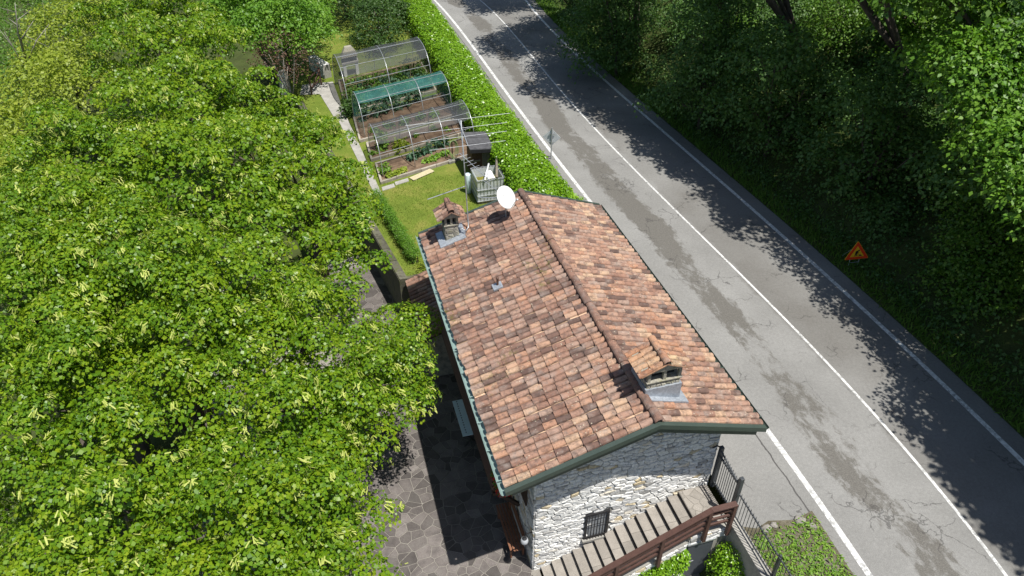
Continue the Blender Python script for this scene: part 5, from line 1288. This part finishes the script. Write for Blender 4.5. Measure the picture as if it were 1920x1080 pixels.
simple_tree('yellow_tree', 'yellow-green bushy tree at the left edge', [(20,400,2.0,2.2),(50,340,1.8,1.8),(-20,330,1.8,2.2),(30,450,1.6,1.6)], 'yellow_leaf', 4.0, 22, .5, .15)
simple_tree('yellow_tree', 'yellow-green tree in the top left corner behind the bare branches', [(120,70,1.5,2.4),(180,40,2.0,2.4),(90,160,1.0,2.2),(150,150,2.4,2.2),(30,260,.5,2.2)], 'yellow_leaf', 3.2, 22, .55, .17)
simple_tree('grey_thicket', 'greyish green thicket at the top left corner', [(20,20,-.5,3.0),(-30,90,-1,3.0),(60,-20,-.5,3.0),(20,150,-1.5,2.6),(-20,220,-1.5,2.6)], 'wood_leaf', 2.0, 20, .6, .16)
bt = W(48, 110, -1.0); dt = thing('bare_tree', 'bare pale branches of a dead tree in the top left corner', 'tree', (bt.x, bt.y, float(ground_z(np.array(bt.x), np.array(bt.y)))))
mb = MB(); b0 = Vector((bt.x, bt.y, float(ground_z(np.array(bt.x), np.array(bt.y)))))
def tgt(x, y, z): return W(x, y, z)
tr0 = W(50, 120, 2.0)
mb.tube([b0, b0.lerp(tr0, .5), tr0], [.16, .12, .09], 7)
for (x, y, z), r in (((28, 5, 5.5), .06), ((62, 40, 4.5), .05), ((8, 60, 4.2), .05), ((92, 45, 4.0), .04)):
    e_ = W(x, y, z); m_ = tr0.lerp(e_, .5) + Vector(rg.normal(0, .25, 3)); mb.tube([tr0, m_, e_], [r, r * .7, r * .25], 6)
    for k in range(3):
        f_ = m_.lerp(e_, rg.uniform(.1, .8)); mb.tube([f_, f_ + Vector(rg.normal(0, .7, 3)) + ZV * .5], [r * .35, r * .1], 5)
mb.build('trunk', 'bark_pale', dt, smooth=True)

# ------------------------------------------------------------------ trees and shrubs on the bank to the right
ORD = ['first', 'second', 'third', 'fourth', 'fifth', 'sixth', 'seventh', 'eighth', 'ninth', 'tenth', 'eleventh', 'twelfth', 'thirteenth']
def bank_tree(label, x, y, zc, rr, seed, mat='wood_leaf', dens=4.0, size=.19, group='trees on the bank', nb=6, inner=False):
    r2 = np.random.default_rng(seed)
    base = (x + 3.4, y - 2.4, float(hill_z(np.array(x + 3.4), np.array(y - 2.4))) - .1)
    bl = []
    for k in range(nb):
        w = 6.283 * k / nb + r2.uniform(-.3, .3); a = rr * r2.uniform(.45, .62)
        bl.append(((x + a * math.cos(w), y + a * math.sin(w), zc + r2.uniform(-1.0, .8)), (rr * r2.uniform(.40, .50),) * 2 + (rr * .36,)))
    bl.append(((x, y, zc + rr * .3), (rr * .6, rr * .6, rr * .45)))
    return tree('broadleaf_tree', label, 'tree', base, bl, mat, dens, 30, .42, size, r2, group, shape=RHO, r0=.2, zmin=-.6, limbs=2, tuft=(.55, 1.0), tuftk=5.0, inner=inner)
EDGE = [(1960,1180),(1850,1035),(1775,905),(1690,775),(1612,660),(1555,575),(1455,488),(1335,400),(1205,300),(1105,222),(1005,170),(908,85),(870,5)]
SH = Vector((TO_SUN.x, TO_SUN.y, 0)) / TO_SUN.z
for k, (ex_, ey_) in enumerate(EDGE):
    gpt = W(ex_, ey_, 0); t_ = Vector((float(XR(gpt.y + 1) - XR(gpt.y - 1)), 2, 0)).normalized(); nrm = Vector((t_.y, -t_.x, 0))
    rr = (1.9 if k in (3, 4, 5) else 2.5 if k == 6 else 3.2 if k < 3 else 2.8) + .1 * (k % 3); zc = ({3: 6.2, 4: 5.4, 5: 5.6, 6: 7.4}.get(k, 9.6)) + .5 * ((k * 2) % 3); c = gpt + nrm * (rr + (.6 if k < 7 else .2)) + SH * zc
    bank_tree('broadleaf tree overhanging the shaded lane, ' + ORD[k] + ' in the row from the near end', c.x, c.y, zc, rr, 200 + k, dens=2.2 if k < 3 else 4.6 if k < 7 else 2.8, size=.27 if k < 3 else .145 if k < 7 else .21, mat='walnut' if 3 < k < 7 else 'wood_leaf')  # brighter leaf colour on the middle crowns paints in their sunlight
    if k < 7: continue
    bx_, by_ = c.x + 2.0, c.y - 4.0; r2 = np.random.default_rng(250 + k); bz_ = float(hill_z(np.array(bx_), np.array(by_))); rb = 1.5 + .2 * (k % 4)
    bl = [((bx_ + rb * r2.uniform(-.9, .9), by_ + rb * r2.uniform(-.9, .9), bz_ + rb * (.5 + 2.6 * j / 8)), (rb * r2.uniform(.6, .9),) * 2 + (rb * .7,)) for j in range(9)]
    tree('bushy_tree', 'dark bushy tree on the bank under the tall trees, ' + ORD[k - 7] + ' from the near end', 'tree', (bx_, by_, bz_ - .15), bl, 'ivy_leaf', 4.5, 18, .4, .15, r2, 'bushy trees on the bank', shape=RHO, r0=.09, zmin=-.5, tuft=(.4, .75), tuftk=4.5)
LIT = [on_hill(*a) for a in ((1850, 470), (1870, 540), (1790, 330), (1880, 280), (1400, 110))] + [W(1780, 90, 6.5)]
for k, (y, off, zc, rr) in enumerate([(3, 11, 14.0, 4.0), (9.0, 12.0, 14.5, 3.6), (27.5, 11.0, 13.8, 4.0), (34, 11.5, 14, 4.2), (41, 12, 14.2, 4.6), (50, 12.5, 14, 5.0), (30, 18.5, 18.0, 4.5), (40, 19.5, 18.5, 5)]):
    cc = Vector((float(XR(y)) + off, y, zc))
    if any((cc - l - TO_SUN * (cc - l).dot(TO_SUN)).length < rr * .85 for l in LIT): continue
    bank_tree('tall tree higher on the bank, ' + ORD[k] + ' of the upper row from the near end', float(XR(y)) + off, y, zc, rr, 300 + k, group='trees higher on the bank', dens=.95)
bl = px_blobs([(1760,60,6.5,1.3),(1850,95,6.0,1.3),(1800,140,5.2,1.0),(1700,95,5.6,.8),(1900,40,7.0,1.4),(1680,30,7.0,1.0)]); p = on_hill(1880, 60)
tree('broadleaf_tree', 'tree with sunlit layered branches at the top right', 'tree', (p.x, p.y, p.z - .1), bl, 'wood_leaf', 5.0, 20, .34, .15, np.random.default_rng(290), 'trees on the bank', shape=HEX, r0=.14, tuft=(.4, .8), flat=.4, droop=.5)
SHR = [((1850, 470), 2.0, 'wood_leaf', 'bright green shrub catching the sun at the right edge'), ((1820, 560), 1.3, 'wood_leaf', 'leafy sunlit shrub just below the large one at the right edge'),
       ((1790, 330), 1.5, 'wood_leaf', 'sunlit shrub on the bank above the roadworks sign'), ((1400, 110), 1.9, 'wood_leaf', 'rounded shrub catching light on the bank near the road'), ((1700, 260), 1.6, 'ivy_leaf', 'dark shrub in the middle of the bank'),
       ((1560, 200), 1.7, 'ivy_leaf', 'dark rounded shrub left of the middle of the bank'), ((1290, 60), 1.5, 'ivy_leaf', 'dark shrub at the top of the bank near the road'), ((1880, 260), 1.7, 'wood_leaf', 'pale green shrub on the upper right bank'), ((1650, 420), 1.0, 'ivy_leaf', 'low dark shrub behind the roadworks sign'), ((1180, 30), 1.2, 'ivy_leaf', 'dark shrub beside the road at the top edge'),
       ((1470, 70), 2.1, 'ivy_leaf', 'tall dark shrub at the top of the bank, left of the leaning trunks'), ((1600, 90), 2.0, 'wood_leaf', 'green shrub in front of the leaning trunks at the top'), ((1690, 130), 2.0, 'ivy_leaf', 'dark shrub right below the leaning trunks')]
for k, ((x, y), r, mt, lb) in enumerate(SHR):
    p = on_hill(x, y); r2 = np.random.default_rng(400 + k)
    bl = [((p.x + r * r2.uniform(-.5, .5), p.y + r * r2.uniform(-.5, .5), p.z + r * r2.uniform(.25, .8)), (r * r2.uniform(.55, .8),) * 2 + (r * .55,)) for _ in range(4)]
    tree('shrub', lb, 'shrub', (p.x, p.y, p.z - .15), bl, mt, 7, 20, .38, .12, r2, 'shrubs on the bank', shape=RHO, r0=.06, zmin=-.5)
# shrubs by the stairs
def SPLz(px, py, s): return SPL(px, py, s)
p = HL(-.25, -2.1, Z_PATIO); r2 = np.random.default_rng(500)
c0 = W(1375, 1050, -.7)
tree('bright_shrub', 'bright green rounded shrub beside the grey door', 'shrub', (c0.x, c0.y, Z_PATIO - .01), [((c0.x, c0.y, -.75), (.42, .42, .42)), ((c0.x + .15, c0.y - .25, -1.1), (.45, .45, .45)), ((c0.x - .1, c0.y + .12, -1.2), (.38, .38, .4))], 'laurel', 40, 18, .12, .055, r2, r0=.03)
n = 520; r2 = np.random.default_rng(501); q_ = r2.uniform(-3.6, -1.05, n); top_ = -.42 - .52 * (-1.05 - q_) - .12; z_ = np.maximum(top_ - np.abs(r2.normal(0, .32, n)), -1.98)
iv = thing('climbing_ivy', 'bright green climber on the stair wall below the railing', 'climber', HL(-2.2, SW - .15, Z_PATIO))
C_ = np.array([HL(a, SW - .08 - abs(r2.normal(0, .09)), b) for a, b in zip(q_, z_)]); A = clump_leaves(C_, np.tile(list(-EV * .8 + ZV * .6), (n, 1)), 14, .09, .06, r2, jitter=.5); leaf_mesh('foliage', *A[:5], HEX, 'laurel', iv)
mb = MB()
for q in (-3.0, -2.2, -1.5): mb.tube([HL(q, SW - .05, -2.0), HL(q + .05, SW - .06, -1.4), HL(q + .2, SW - .06, -1.0 + .3 * (q + 2.2))], [.02, .015, .006], 5)
mb.build('stem', 'bark', iv)
